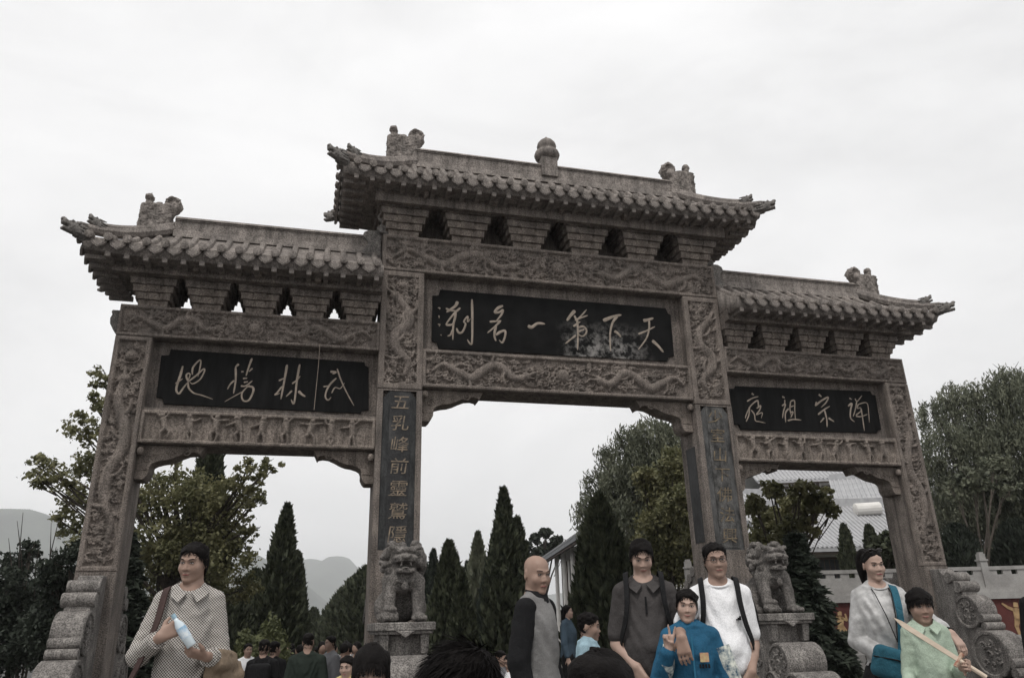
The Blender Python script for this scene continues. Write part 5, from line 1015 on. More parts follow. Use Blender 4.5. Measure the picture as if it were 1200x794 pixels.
def person(label, px, ytop, D, zg, turn, head=(0, 0, 0), arms=None, h=.0068, skin=None, top=None, bottom=DENIM, hair='short', hs=None, belly=0., wide=1., group=None, lean=0., face=True, female=False, child=False, sleeves=None, collar=None, handpose=None, seed=1, hairlen=.035, Hfix=None, fw=1.):
    p = dep(px, ytop, D); zg = float(gz(p[0], p[1])) if zg is None else zg
    H = Hfix or (p[2]-zg); s = H/1.72; to = CAM-p; base = math.atan2(to[0], -to[1]); rz = base+math.radians(turn)
    e = empty('person', (p[0], p[1], zg), rz); tag(e, label, 'person', group); K0 = dict(loc=(0, 0, 0)); skin = skin or SKIN
    hs = hs or (.87 if not child else .80); hk = hs
    hc = np.array([0, -.005*s+lean*.0, 1.72*s-.120*hk]) ; M = rotm(*head); hp = lambda q: hc+M@(np.array(q, float)*hk)
    S = lambda q: np.array(q, float)*s
    HL = [(q[0], q[1]*(1+(fw-1)*(1.6 if q[0] < -.03 else 1.)), q[2], q[3]) for q in HEADL]
    neck0 = S((0, .015, 1.41)); sw = .156*wide*(.9 if female else 1.)
    arms = arms or {}
    sh = {-1: S((-sw, .008, 1.403)), 1: S((sw, .008, 1.403))}
    AR = {}
    for sg in (-1, 1):
        a = arms.get(sg, {}); el = S(a.get('el', (sg*(sw+.055), .02, 1.09))); wr = S(a.get('wr', (sg*(sw+.07), -.04, .85))); AR[sg] = (el, wr, a.get('d', None) if a.get('d') is not None else wr-el, a.get('n', (-sg, .1, 0)), a.get('pose', 'relax'), a.get('curl', .35), a.get('ts', 1 if sg > 0 else -1))
    fem = female
    TOR = [(.80, .148*wide, .105, .005), (.88, .160*wide, .116, .008), (.98, .150*wide, .110+belly*.7, -belly*.7), (1.08, (.132 if fem else .146)*wide, .102+belly, -.002-belly), (1.18, .142*wide, .106+belly*.5+(.010 if fem else 0), -.004-belly*.5-(.010 if fem else 0)), (1.28, .154*wide, .108+(.016 if fem else 0), -.002-(.014 if fem else 0)), (1.37, .150*wide, .098, .004), (1.422, .118*wide, .080, .010), (1.463, .082, .068, .013), (1.492, .062, .058, .014)]
    def shoulders(G, infl):
        for sg in (-1, 1): G.cone(S((sg*.035, .018, 1.473)), S((sg*sw*.92, .010, 1.403)), (.036+infl)*s, (.044+infl)*s, .03*s)
    pts = np.array([S((.30, .2, 0)), S((-.30, -.26, 0))]+[q for sg in (-1, 1) for q in (AR[sg][0], AR[sg][1], AR[sg][1]+unit(AR[sg][2])*.20*s)])
    lo = pts.min(0)-.09; hi = pts.max(0)+.09; lo[2] = -.03; hi[2] = H+.03; lo[1] = min(lo[1], -.30*s); hi[1] = max(hi[1], .24*s)
    F = Field(lo, hi, h)
    F.loft(TOR, .03, 0, scale=s); shoulders(F, 0)
    F.cone(neck0, hp((0, .018, -.07)), .063*s*(.88 if fem or child else 1), 0.060*hk*(.86 if fem or child else 1), .02*s)
    for sg in (-1, 1):
        el, wr, d, n_, pose, curl, ts = AR[sg]; F.chain([sh[sg], el, wr], [.046*s, .037*s, .026*s], .02*s); F.cone(el+(wr-el)*.12, el+(wr-el)*.45, .037*s, .034*s, .02*s); hand(F, wr, d, n_, s, ts, pose, curl)
        F.chain([S((sg*.09, .0, .86)), S((sg*.10, -.01, .48)), S((sg*.105, .02, .09))], [.085*s, .058*s, .042*s], .03*s); F.ell(S((sg*.11, -.05, .04)), S((.045, .12, .04)), .02)
    # head
    F.loft(HL, .012, 0, M=M, scale=hk, org=hc)
    fa = .8 if child else 1.
    F.chain([hp((0, -.090, .020)), hp((0, -.098, -.010)), hp((0, -.1085, -.031))], [.0065*hk, .0085*hk*fa, .0120*hk*fa], .014*hk)
    for sg in (-1, 1):
        F.ell(hp((sg*.013, -.099, -.035)), np.array((.0095, .010, .0075))*hk*fa, .006, rot=M)
        F.ell(hp((sg*.032, -.103, .006)), np.array((.020, .0125, .011))*hk, .016*hk, cut=True, rot=M)
        F.ell(hp((sg*.040, -.066, -.030)), np.array((.026, .022, .026))*hk, .03*hk, rot=M)
        F.cone(hp((sg*.012, -.098, .026)), hp((sg*.050, -.084, .028)), .0055*hk, .005*hk, .014*hk)
        F.ell(hp((sg*.0785, .012, -.006)), np.array((.009, .019, .033))*hk, .006*hk, rot=M @ rotm(sg*20, 0, 0)); F.ell(hp((sg*.088, .006, -.004)), np.array((.006, .011, .020))*hk, .004*hk, cut=True, rot=M)
    F.ell(hp((0, -.0945, -.060)), np.array((.023, .010, .0065))*hk, .006*hk, rot=M); F.ell(hp((0, -.092, -.0735)), np.array((.019, .010, .0065))*hk, .006*hk, rot=M); F.ell(hp((0, -.080, -.103)), np.array((.024, .018, .016))*hk, .02*hk, rot=M)
    F.build('body', skin, e, **K0)
    if face:
        for sg in (-1, 1):
            def ellm(c, r, nm, mt_, par):
                G = MB(); n_ = 10
                for i in range(7):
                    a = -1.5+3.0*i/6
                    for j in range(n_): b = 6.2832*j/n_; G.v.append(tuple(hp((c[0]+r[0]*math.cos(a)*math.cos(b), c[1]+r[1]*math.cos(a)*math.sin(b), c[2]+r[2]*math.sin(a)))))
                for i in range(6):
                    for j in range(n_): G.f.append((i*n_+j, i*n_+(j+1) % n_, (i+1)*n_+(j+1) % n_, (i+1)*n_+j))
                return G.build(nm, mt_, par, smooth=True, **K0)
            eye = ellm((sg*.0315, -.0880, .0065), (.0150, .0075, .0044), 'eye', EYEW, e); ellm((sg*.0315, -.0928, .0065), (.0066, .0042, .0046), 'iris', IRIS, eye)
            G = MB(); G.tube([hp((sg*(.0315+t_*.0165), -.0945+abs(t_)*.006, .0108-.004*t_*t_+.001*sg*t_)) for t_ in (-1, -.4, .2, 1)], .0026*hk, 5); G.build('eyelid', HAIR if female else IRIS, e, **K0)
            if not (hair == 'bald'):
                G = MB(); G.tube([hp((sg*(.014+.040*t_), -.0985+.016*t_*t_, .0255+.006*math.sin(t_*2.4))) for t_ in (0, .33, .66, 1)], [.0030*hk, .0038*hk, .0032*hk, .0014*hk], 6); G.build('eyebrow', HAIR, e, **K0)
            else:
                G = MB(); G.tube([hp((sg*(.014+.038*t_), -.0975+.016*t_*t_, .0275+.004*math.sin(t_*2.4))) for t_ in (0, .33, .66, 1)], .0034*hk, 6); G.build('eyebrow', mat('thin_brow', (.07, .05, .045)), e, **K0)
        lm = LIPSTICK if female and h < .01 else LIP
        G = MB(); G.tube([hp((x, -.1020+abs(x)*.30, -.0655+.10*abs(x)*(-1 if not child else 1.3))) for x in (-.024, -.012, 0, .012, .024)], [.002*hk, .0046*hk, .0054*hk, .0046*hk, .002*hk], 6); G.build('lips', lm, e, **K0)
    # clothing
    def garment(nm, mt_, sl, hem, infl, seed_, body=True, fold=.0035):
        G = Field(lo-.03, hi+.03, h*1.12)
        if body:
            T2 = [q for q in TOR]; T2[0] = (hem, T2[1][1]*1.01, T2[1][2]*1.05+belly*.3, T2[1][3]-belly*.3); T2 = [T2[0]]+[q for q in T2[1:] if q[0] > hem+.03]
            G.loft(T2[:-2]+[(1.45, .090, .068, .012)], .03, infl*s, scale=s, fold=fold*s*1.6); shoulders(G, infl*.62)
        for sg in (-1, 1):
            el, wr = AR[sg][:2]; u = min(sl, 1.); end = sh[sg]+(el-sh[sg])*u; (G.cone(sh[sg], end, (.045+infl*.8)*s, (.045-.004*u+infl*1.05)*s, .025*s) if sl > 0 else None)
            if sl > 1: G.cone(el, el+(wr-el)*(sl-1), (.039+infl)*s, (.039-.008*(sl-1)+infl*.9)*s, .012*s)
        r = np.random.default_rng(seed_); G.noise(fold*.55*s, 26/s, seed_); G.noise(fold*.4*s, 55/s, seed_+1)
        if body:
            G.half((0, 0, -1), -hem*s, .006)
            (G.ell(S((0, -.045, 1.502)), S((.062, .068, .050)), .012*s, cut=True) if collar and collar[1] != 'stand' else None)
        return G.build(nm, mt_, e, **K0)
    if top: 
        for g in (top if isinstance(top, list) else [top]): garment(*g, seed)
    if sleeves: garment(*sleeves, seed+3, False)
    G = Field(S((-.30, -.24, .04)), S((.30, .24, 1.04)), h*1.3)
    for sg in (-1, 1): G.chain([S((sg*.09, .0, .86)), S((sg*.10, -.01, .48)), S((sg*.105, .015, .10))], [.108*s, .080*s, .068*s], .03*s)
    G.loft([(.80, .160*wide, .12, .005), (.88, .175*wide, .125, .008), (.99, .165*wide, .118+belly*.6, -belly*.6)], .03, .004, scale=s); G.noise(.004*s, 30/s, seed+7); G.build('trousers', bottom, e, **K0)
    for sg in (-1, 1):
        G = Field(S((sg*.11-.10, -.22, -.02)), S((sg*.11+.10, .14, .16)), .012); G.ell(S((sg*.11, -.05, .045)), S((.052, .135, .05)), .02); G.cone(S((sg*.107, .02, .06)), S((sg*.106, .02, .12)), .05*s, .048*s, .02); G.half((0, 0, -1), 0); G.build('shoe', SHOE, e, **K0)
    if collar:
        mt_, kind = collar
        if kind == 'crew':
            G = MB(); G.tube(ringpts(S((0, -.008, 1.474)), .070*s, .072*s, 18, .026*s), .0075*s, 7); G.build('neckband', mt_, e, smooth=True, **K0)
        elif kind == 'stand':
            G = MB(); n_ = 20; c = S((0, .004, 1.456))
            for z_, rr in ((0, .080), (.065, .068), (.065, .060), (0, .070)): G.v.extend([(c[0]+rr*s*math.cos(a), c[1]+rr*s*math.sin(a)-.004*s, c[2]+z_*s-.022*s*(1-math.sin(a))*.5) for a in np.linspace(0, 6.2832, n_, endpoint=False)])
            for i in range(3):
                for j in range(n_): G.f.append((i*n_+j, i*n_+(j+1) % n_, (i+1)*n_+(j+1) % n_, (i+1)*n_+j))
            G.build('collar', mt_, e, smooth=True, **K0)
        elif kind == 'shirt':
            G = MB()
            for sg in (-1, 1):
                P = [S((q[0]*.92, q[1]*.98-.006, q[2]+.012)) for q in ((sg*.066, .045, 1.495), (sg*.074, -.01, 1.485), (sg*.052, -.066, 1.455), (sg*.012, -.092, 1.425), (sg*.052, -.128, 1.375), (sg*.098, -.085, 1.412), (sg*.108, -.01, 1.440), (sg*.098, .055, 1.452))]
                P2 = [q+S((sg*.004, -.007, .005)) for q in P]; G.add(P+P2, [(0, 1, 6, 7), (1, 2, 5, 6), (2, 3, 4, 5), (15, 14, 9, 8), (14, 13, 10, 9), (13, 12, 11, 10)]+[(i, i+8, (i+1) % 8+8, (i+1) % 8) for i in range(8)])
            P = [S((q[0]*.92, q[1]*.98-.006, q[2]+.012)) for q in ((-.066, .045, 1.495), (0, .080, 1.50), (.066, .045, 1.495), (.098, .055, 1.452), (0, .105, 1.455), (-.098, .055, 1.452))]; G.add(P, [(0, 1, 4, 5), (1, 2, 3, 4)])
            o = G.build('collar', mt_, e, **K0); o['kind'] = 'stuff'
    # hair
    if hair != 'bald':
        hb = hp((0, 0, 0)); R_ = .165*hk; G = Field(hb-R_*1.15-[0, 0, .10 if hair in ('long', 'pony') else 0], hb+R_*1.15, .0062)
        front = {'short': .080, 'kid': .072, 'bowl': .056, 'bangs': .050, 'pony': .090, 'long': .080}[hair]; slope = {'short': 1.18, 'kid': 1.12, 'bowl': .62, 'bangs': .9, 'pony': .82, 'long': 1.1}[hair]; inf = {'short': .002, 'kid': .003, 'bowl': .013, 'bangs': .012, 'pony': .008, 'long': .011}[hair]
        G.loft(HL, .01, inf*hk, M=M, scale=hk, org=hc)
        nrm = M @ unit((0, -slope, -1)); off = float(nrm @ hp((0, -.09, front))); G.half(nrm, off, .006)
        if hair in ('short', 'kid', 'pony'):
            for sg in (-1, 1): G.ell(hp((sg*.085, -.066, -.004)), np.array((.026, .030, .046))*hk, .008, cut=True, rot=M)
        if hair in ('short', 'kid'):
            G.ell(hp((0, .006, .072)), np.array((.081*fw, .099, .058 if hair == 'short' else .054))*hk, .02, rot=M); G.half(nrm, off, .004)
        if hair in ('short', 'kid'): G.half(M @ np.array((0, 0, -1.)), float((M @ np.array((0, 0, -1.))) @ hp((0, 0, -.078))), .006)
        G.noise(.0036, 70, seed+11); G.noise(.002, 150, seed+12)
        ho_ = G.build('hair', HAIR, e, **K0)
        kw = dict(front=front, slope=slope)
        n_ = (4500 if D < 2.5 else 3500) if h < .01 else 350
        if hair in ('short', 'kid'): strands('hair_strands', ho_, hc, M, hk, n_, seed, hairlen*1.1, .6 if D > 2.5 else .13, fwd=-.15 if hair == 'short' else -.10, jit=1.6 if D > 2.5 else .5, infl=1.07, **kw)
        elif hair in ('bowl', 'bangs'): strands('hair_strands', ho_, hc, M, hk, n_, seed, .050 if hair == 'bowl' else .060, .05, drop=True, jit=.6, infl=1.12, **kw)
        else: strands('hair_strands', ho_, hc, M, hk, n_, seed, .06, .02, fwd=-.6 if hair == 'pony' else -.12, infl=1.07, jit=.3, **kw)
        if hair == 'pony':
            G = MB(); q = [hp(c) for c in ((0, .085, .075), (-.015, .135, .085), (-.03, .160, .02), (-.035, .155, -.09), (-.03, .140, -.20))]; G.tube(smooth_path(q, 5), np.interp(np.linspace(0, 1, 21), [0, .2, .6, 1], [.026, .042, .040, .012]), 10); G.build('ponytail', HAIR, e, smooth=True, **K0)
        if hair == 'long':
            G = MB()
            for k in range(16):
                a = -1.25+2.5*k/15; x, y = .083*math.sin(a), .03+.075*math.cos(a); G.tube(smooth_path([hp((x, y, .05)), hp((x*1.15, y*1.05, -.08)), hp((x*1.1, y*1.15, -.22)), hp((x*.95, y*1.1, -.32))], 4), [.022]*9+[.018, .014, .010, .005], 6)
            G.build('long_hair', HAIR, e, smooth=True, **K0)
    e['_s'] = s
    return e, dict(s=s, hp=hp, hk=hk, M=M, AR=AR, sh=sh, hc=hc, S=S)
def W(e, p): return np.array(Matrix.Rotation(e.rotation_euler.z, 3, 'Z') @ Vector(p))+np.array(e.location)
def strap(name, mt_, e, pts, wd=.04, th=.008, parent='part', label=None, cat=None):
    """flat band through local points of a person; pts = (x,y,z)"""
    P = smooth_path(pts, 6); m = MB(); n = len(P); T = np.gradient(P, axis=0); T /= np.linalg.norm(T, axis=1)[:, None]; b = 0
    for i in range(n):
        c = np.array([0, 0, P[i][2]]); nn = P[i]-np.array([0, .0, P[i][2]]); nn = unit(nn+[0, 0, .3] if P[i][2] > 1.3 else nn); sd = unit(np.cross(T[i], nn)); nn = np.cross(sd, T[i])
        for q in (sd*wd/2-nn*th/2, sd*wd/2+nn*th/2, -sd*wd/2+nn*th/2, -sd*wd/2-nn*th/2): m.v.append(tuple(P[i]+q))
    for i in range(n-1):
        for k in range(4): m.f.append((i*4+k, i*4+(k+1) % 4, i*4+4+(k+1) % 4, i*4+4+k))
    m.f.append((3, 2, 1, 0)); m.f.append(tuple(4*(n-1)+k for k in range(4)))
    return m.build(name, mt_, e, loc=(0, 0, 0))
def backpack(e, s, label, side=(-1, 1), mt_=STRAP):
    b = empty('backpack', tuple(e.location), e.rotation_euler.z); tag(b, label, 'backpack')
    G = Field(np.array((-.20, .10, .90))*s, np.array((.20, .36, 1.48))*s, .015); G.box(np.array((0, .215, 1.19))*s, np.array((.15, .085, .23))*s, .02, .05); G.box(np.array((0, .30, 1.08))*s, np.array((.11, .03, .10))*s, .015, .02); G.build('pack', mt_, b, loc=(0, 0, 0))
    for sg in side: strap('strap', mt_, b, [tuple(np.array(q)*s) for q in ((sg*.10, .13, 1.42), (sg*.105, .05, 1.477), (sg*.108, -.055, 1.455), (sg*.110, -.128, 1.32), (sg*.128, -.142, 1.20), (sg*.162, -.08, 1.08), (sg*.155, .12, 1.0))], .034)
    return b

PZ = .40
# 1 man in the checked shirt
e1, d1 = person('man in a checked shirt gripping a plastic bottle beside the outer left pillar', 230, 637, 4.6, PZ, -4, (-24, 10, 3), {-1: dict(el=(-.225, -.05, 1.12), wr=(-.105, -.25, 1.215), d=(.75, -.10, .45), n=(.1, 1, -.1), curl=.75, ts=1), 1: dict(el=(.195, -.02, 1.09), wr=(.135, -.255, 1.11), d=(-.85, -.25, .25), n=(-.1, .35, .9), curl=.5, ts=-1)}, skin=SKIN, top=('checked_shirt', CHECK, 1.72, .78, .018), bottom=BLACKC, belly=.03, wide=.86, hs=.90, fw=1.04, collar=(CHECK, 'shirt'), seed=3)
G = MB(); 
for sg in (-1, 1):
    el, wr = d1['AR'][sg][:2]; a = el+(wr-el)*.62; b = el+(wr-el)*.84; G.tube([a, b], [.054, .050], 12)
G.build('cuffs', CHECK, e1, loc=(0, 0, 0))['kind'] = 'stuff'
CLEAR = mat('clear_plastic', (.62, .70, .74), (.55, .64, .70), 8, .2, spec=.6); LABEL_ = mat('bottle_label', (.25, .42, .58), (.66, .70, .72), 22, .4)
bt = empty('plastic_bottle', tuple(e1.location), e1.rotation_euler.z); tag(bt, 'small water bottle with blue label held by the man in the checked shirt', 'bottle')
s_ = d1['s']; A_, B_ = np.array((-.055, -.295, 1.325))*s_, np.array((.060, -.305, 1.165))*s_; ax = B_-A_
m = MB(); m.tube([A_+ax*.12, A_+ax*.2, A_+ax*.34, A_+ax*.98, B_], [.010, .013, .025, .026, .022], 16); m.build('bottle_body', CLEAR, bt, smooth=True, loc=(0, 0, 0))
m = MB(); m.tube([A_+ax*.42, A_+ax*.74], .0272, 16); m.build('wrapper', LABEL_, bt, loc=(0, 0, 0)); m = MB(); m.tube([A_, A_+ax*.12], .012, 12); m.build('cap', mat('cap_blue', (.35, .5, .6)), bt, loc=(0, 0, 0))
BAGM = cloth('black_leather', (.018, .016, .016), .7, .5, .2, 60); BROWN = cloth('brown_strap', (.06, .038, .035))
bg_ = empty('shoulder_bag', tuple(e1.location), e1.rotation_euler.z); tag(bg_, 'black shoulder bag hanging at the side of the man in the checked shirt', 'bag')
strap('strap', BROWN, bg_, [tuple(np.array(q)*s_) for q in ((-.125, .09, 1.37), (-.12, .03, 1.472), (-.128, -.06, 1.445), (-.142, -.135, 1.30), (-.17, -.155, 1.19), (-.215, -.14, 1.06), (-.27, -.06, .95))], .042)
G = Field(np.array((-.52, -.22, .56)), np.array((-.18, .22, 1.02)), .012); G.box(np.array((-.33, -.02, .80))*s_, np.array((.07, .15, .14))*s_, .02, .05); G.noise(.004, 30, 2); G.build('bag_body', BAGM, bg_, loc=(0, 0, 0))
jk = empty('folded_jacket', tuple(e1.location), e1.rotation_euler.z); tag(jk, 'khaki jacket hanging over the forearm of the man in the checked shirt', 'jacket')
G = Field(np.array((.12, -.32, .66)), np.array((.50, .16, 1.24)), .009); G.cone(np.array((.235, -.02, 1.07))*s_, np.array((.18, -.14, 1.08))*s_, .062, .062, .02)
for k in range(6): G.cone(np.array((.155+.028*k, -.15+.03*k, 1.05))*s_, np.array((.15+.034*k, -.17+.03*k, .84-.04*(k % 3)))*s_, .030, .040+.01*(k % 2), .008)
G.noise(.007, 38, 4); G.build('cloth', KHAKI, jk, loc=(0, 0, 0))
# 2 bald man in grey vest
e2, d2 = person('bald man in a black garment with grey vest looking to the side', 627, 651, 4.65, PZ, 60, (-26, 9, 0), {-1: dict(el=(-.185, .03, 1.11), wr=(-.175, -.03, .86)), 1: dict(el=(.18, .03, 1.11), wr=(.17, -.05, .87))}, skin=SKIN, top=('vest', VEST, 0., .74, .016), bottom=BLACKC, hair='bald', sleeves=('black_sleeves', BLACKC, 1.95, .8, .028), collar=(BLACKC, 'stand'), wide=.78, hs=.90, belly=.0, seed=5)
G = Field((-.30, -.2, .7), (.30, .3, 1.5), .010); q = d2['s']; G.loft([(.76, .140, .115, .02), (.98, .132, .115, .02), (1.18, .126, .115, .022), (1.32, .125, .10, .03)], .02, .026, scale=q); G.half((0, -1, 0), .015, .01); G.build('back_panel', BLACKC, e2, loc=(0, 0, 0))
# 3 man in the charcoal polo
e3, d3 = person('man in a charcoal polo shirt looking down with a black backpack', 750, 633, 5.1, PZ, 2, (4, 24, 0), {-1: dict(el=(-.195, .0, 1.10), wr=(-.085, -.17, .975), d=(.35, -.25, -.75), n=(.6, .6, .1), curl=.5), 1: dict(el=(.215, .05, 1.10), wr=(.21, -.08, .88))}, skin=SKIN_L, top=('polo_shirt', CHARC, .80, .86, .022), bottom=DENIM, belly=.045, wide=.90, hs=.89, collar=(CHARC, 'shirt'), seed=7, hairlen=.042)
backpack(e3, d3['s']*1.03, 'black backpack on the man in the charcoal polo shirt'); m = MB(); s_ = d3['s']; m.box(-.006, .006, -.155*s_, -.14*s_, 1.27*s_, 1.37*s_); m.build('zip', STRAP, e3, loc=(0, 0, 0))
# 4 boy in the blue jacket
e4, d4 = person('boy in a blue jacket making a two-finger sign', 803, 691, 4.72, PZ, 4, (-2, 5, 5), {-1: dict(el=(-.245, -.06, 1.12), wr=(-.165, -.20, 1.325), d=(.05, -.08, 1), n=(0, -1, -.05), pose='peace', ts=1), 1: dict(el=(.24, .0, 1.10), wr=(.28, -.08, .88))}, skin=SKIN_L, top=('blue_jacket', BLUEJ, 1.85, .80, .024), bottom=DENIM, hair='kid', child=True, wide=.95, collar=(BLUEJ, 'stand'), seed=9, hairlen=.028, hs=.775, fw=1.02)
for sg in (-1, 1):
    el, wr = d4['AR'][sg][:2]; a = d4['sh'][sg]; m = MB(); c = np.array((sg*.03, -.012, .0)) if sg > 0 else np.array((.02, -.02, 0)); m.tube([a+(el-a)*.25+c, el+c*.9, el+(wr-el)*.55+c*.7], [.055, .052, .046], 10); m.build('printed_sleeve', CAMO, e4, smooth=True, loc=(0, 0, 0))
s_ = d4['s']; GOLDC = mat('badge', (.50, .42, .22), (.45, .20, .14), 40, .7); m = MB(); m.box(.045*s_, .105*s_, -.160*s_, -.146*s_, 1.235*s_, 1.295*s_); m.build('badge', GOLDC, e4, loc=(0, 0, 0))
m = MB()
for k in range(4): x = (.035+.02*k)*s_; m.box(x, x+.013*s_, -.158*s_, -.147*s_, 1.195*s_, 1.222*s_)
m.build('chest_print', BLACKC, e4, loc=(0, 0, 0))['kind'] = 'stuff'
m = MB(); m.box(-.005, .005, -.156*s_, -.140*s_, .84*s_, 1.40*s_); m.build('zip', mat('zip_blue', (.03, .16, .27)), e4, loc=(0, 0, 0))
# 5 man in the white shirt
e5, d5 = person('man in a white T-shirt and glasses with an arm round the boy', 836, 637, 5.0, PZ, 4, (8, 5, -3), {-1: dict(el=(-.275, -.17, 1.20), wr=(-.27, -.42, 1.165), d=(.08, -.12, -1), n=(.3, .9, -.1), curl=.3, ts=-1), 1: dict(el=(.172, .03, 1.11), wr=(.125, -.17, .96), d=(-.45, -.15, -.75), n=(-.5, .7, .1), curl=.45)}, skin=SKIN, top=('white_shirt', WHITEC, .78, .80, .018), bottom=KHAKI, belly=.05, wide=.90, hs=.87, fw=1.06, collar=(WHITEC, 'crew'), seed=11, hairlen=.026)
backpack(e5, d5['s']*1.02, 'black backpack on the man in the white T-shirt'); s_ = d5['s']
gl = MB(); hp = d5['hp']
for sg in (-1, 1): gl.tube([hp((sg*.033+.023*math.cos(a), -.108+.006*abs(math.cos(a)), .004+.016*math.sin(a))) for a in np.linspace(0, 6.2832, 15)], .0019, 5); gl.tube([hp((sg*.056, -.104, .008)), hp((sg*.080, -.03, .008)), hp((sg*.082, .02, .004))], .0019, 5)
gl.tube([hp((-.010, -.109, .008)), hp((.010, -.109, .008))], .0018, 5); gl.build('glasses', mat('metal_frame', (.06, .055, .05), rough=.3, metal=.6), e5, loc=(0, 0, 0))['kind'] = 'stuff'
for k in range(3): a, b = d5['sh'][1], d5['AR'][1][0]; m = MB(); o = np.array((.048, -.012+.022*k, .022)); m.tube([a+o, a+(b-a)*.4+o*1.05+[.012, 0, 0], a+(b-a)*.78+o*1.0+[.012, 0, 0]], .005, 5); m.build('sleeve_stripe', BLACKC, e5, loc=(0, 0, 0))
m = MB()
for k in range(3): x = (.075+.010*k)*s_; m.box(x, x+.007*s_, -.180*s_, -.120*s_, 1.250*s_, (1.258+.008*k)*s_)
m.build('chest_emblem', BLACKC, e5, loc=(0, 0, 0))['kind'] = 'stuff'
# 6 woman
e6, d6 = person('woman in a silvery grey jacket with sunglasses pushed up on her hair', 1020, 645, 5.55, PZ, 14, (10, 8, -2), {-1: dict(el=(-.195, .0, 1.11), wr=(-.02, -.20, .965), d=(.45, -.2, -.75), n=(.5, .7, .2), curl=.35), 1: dict(el=(.265, -.13, 1.22), wr=(.315, -.36, 1.15), d=(.35, -.35, -.75), n=(-.5, .6, -.3), curl=.35)}, skin=SKIN_L, top=('grey_jacket', SILVER, 1.55, .92, .022), bottom=BLACKC, hair='pony', female=True, wide=.90, hs=.84, fw=.95, collar=(SILVER, 'crew'), seed=13)
sg_ = empty('sunglasses', tuple(e6.location), e6.rotation_euler.z); tag(sg_, 'dark sunglasses resting on the woman\'s hair', 'sunglasses'); hp = d6['hp']
for q in (-1, 1):
    m = MB(); m.tube([hp((q*.034+.026*math.cos(a)*1.0, -.072+.012*math.sin(a)*-1, .126+.014*math.sin(a))) for a in np.linspace(0, 6.2832, 13)], .004, 5); m.add([hp((q*.034+.025*math.cos(a), -.072-.012*math.sin(a), .126+.013*math.sin(a))) for a in np.linspace(0, 6.2832, 13)[:-1]], [tuple(range(12))]); m.build('lens', IRIS, sg_, loc=(0, 0, 0))
m = MB(); m.tube([hp((-.075, .02, .08)), hp((-.06, -.06, .130)), hp((0, -.082, .130)), hp((.06, -.06, .130)), hp((.075, .02, .08))], .003, 5); m.build('frame', IRIS, sg_, loc=(0, 0, 0))
s_ = d6['s']; cb = empty('crossbody_bag', tuple(e6.location), e6.rotation_euler.z); tag(cb, 'teal crossbody bag at the front of the woman in silvery grey', 'bag')
strap('strap', TEAL, cb, [tuple(np.array(q)*s_) for q in ((.10, .10, 1.37), (.095, .02, 1.472), (.088, -.09, 1.44), (.078, -.155, 1.30), (.065, -.165, 1.18), (.05, -.160, 1.08), (.03, -.17, 1.0))], .05)
G = Field((-.30, -.36, .70), (.26, -.02, 1.12), .008); G.box(np.array((-.02, -.205, .955))*s_, np.array((.155, .05, .105))*s_, .02, .045, rot=rotm(0, 0, 20)); G.noise(.003, 30, 2); G.build('bag_body', TEAL, cb, loc=(0, 0, 0))
m = MB(); m.tube([np.array(q)*s_ for q in ((-.165, -.245, 1.02), (-.02, -.262, .99), (.11, -.245, .93))], .005, 5); m.build('zip', STRAP, cb, loc=(0, 0, 0))
m = MB(); w_, l_ = d6['AR'][-1][1], d6['AR'][-1][0]; m.tube([w_+(l_-w_)*.10, w_+(l_-w_)*.15], .033, 12); m.build('bracelet', BLACKC, e6, loc=(0, 0, 0)); m = MB(); w_, l_ = d6['AR'][1][1], d6['AR'][1][0]; m.tube([w_+(l_-w_)*.06, w_+(l_-w_)*.16], .034, 12); m.build('watch', BLACKC, e6, loc=(0, 0, 0))
m = MB()
for q in (-1, 1): m.tube([np.array(c)*s_ for c in ((q*.06, -.01, 1.485), (q*.055, -.125, 1.42), (q*.03+.01, -.185, 1.27), (.02, -.19, 1.10))], .0035, 5)
m.build('lanyard', BLACKC, e6, loc=(0, 0, 0))
# 7 boy with the wooden sword
e7, d7 = person('boy in a mint green shirt holding a toy wooden sword', 1074, 690, 4.9, PZ, 12, (6, 10, 0), {-1: dict(el=(-.165, .02, 1.12), wr=(-.215, -.18, 1.06), d=(-.35, -.35, -.55), n=(.6, .5, -.4), curl=.4), 1: dict(el=(.160, -.01, 1.11), wr=(.150, -.225, 1.17), d=(.25, -.65, .1), n=(-.75, -.2, .2), curl=1.0)}, skin=SKIN, top=('mint_shirt', GREENS, 1.80, .80, .012), bottom=BLACKC, hair='bowl', child=True, wide=.76, fw=1.06, belly=.015, collar=(GREENS, 'shirt'), seed=15, hs=.83)
s_ = d7['s']; swd = empty('toy_sword', tuple(e7.location), e7.rotation_euler.z); tag(swd, 'pale wooden toy sword slanting across the boy in mint green', 'toy sword'); PALEW = mat('pale_wood', (.62, .52, .42), (.50, .41, .32), 5, .7, stretch=(1, 1, 6))
hnd = d7['AR'][1][1]+unit((.25, -.65, .1))*.075*s_; dd = unit((-.80, .10, .62)); up_ = unit(np.cross(dd, (0, -1, .1)))
def swp(t, w_): return hnd+dd*t+up_*w_
m = MB(); n0 = unit(np.cross(dd, up_))*.007; pr = [(.06, -.013), (.38, -.016), (.45, .004), (.40, .015), (.06, .013)]; P = [swp(*q)+n0 for q in pr]+[swp(*q)-n0 for q in pr]; m.add(P, [(0, 1, 2, 3, 4), (9, 8, 7, 6, 5)]+[(i, i+5, (i+1) % 5+5, (i+1) % 5) for i in range(5)]); m.build('blade', PALEW, swd, loc=(0, 0, 0))
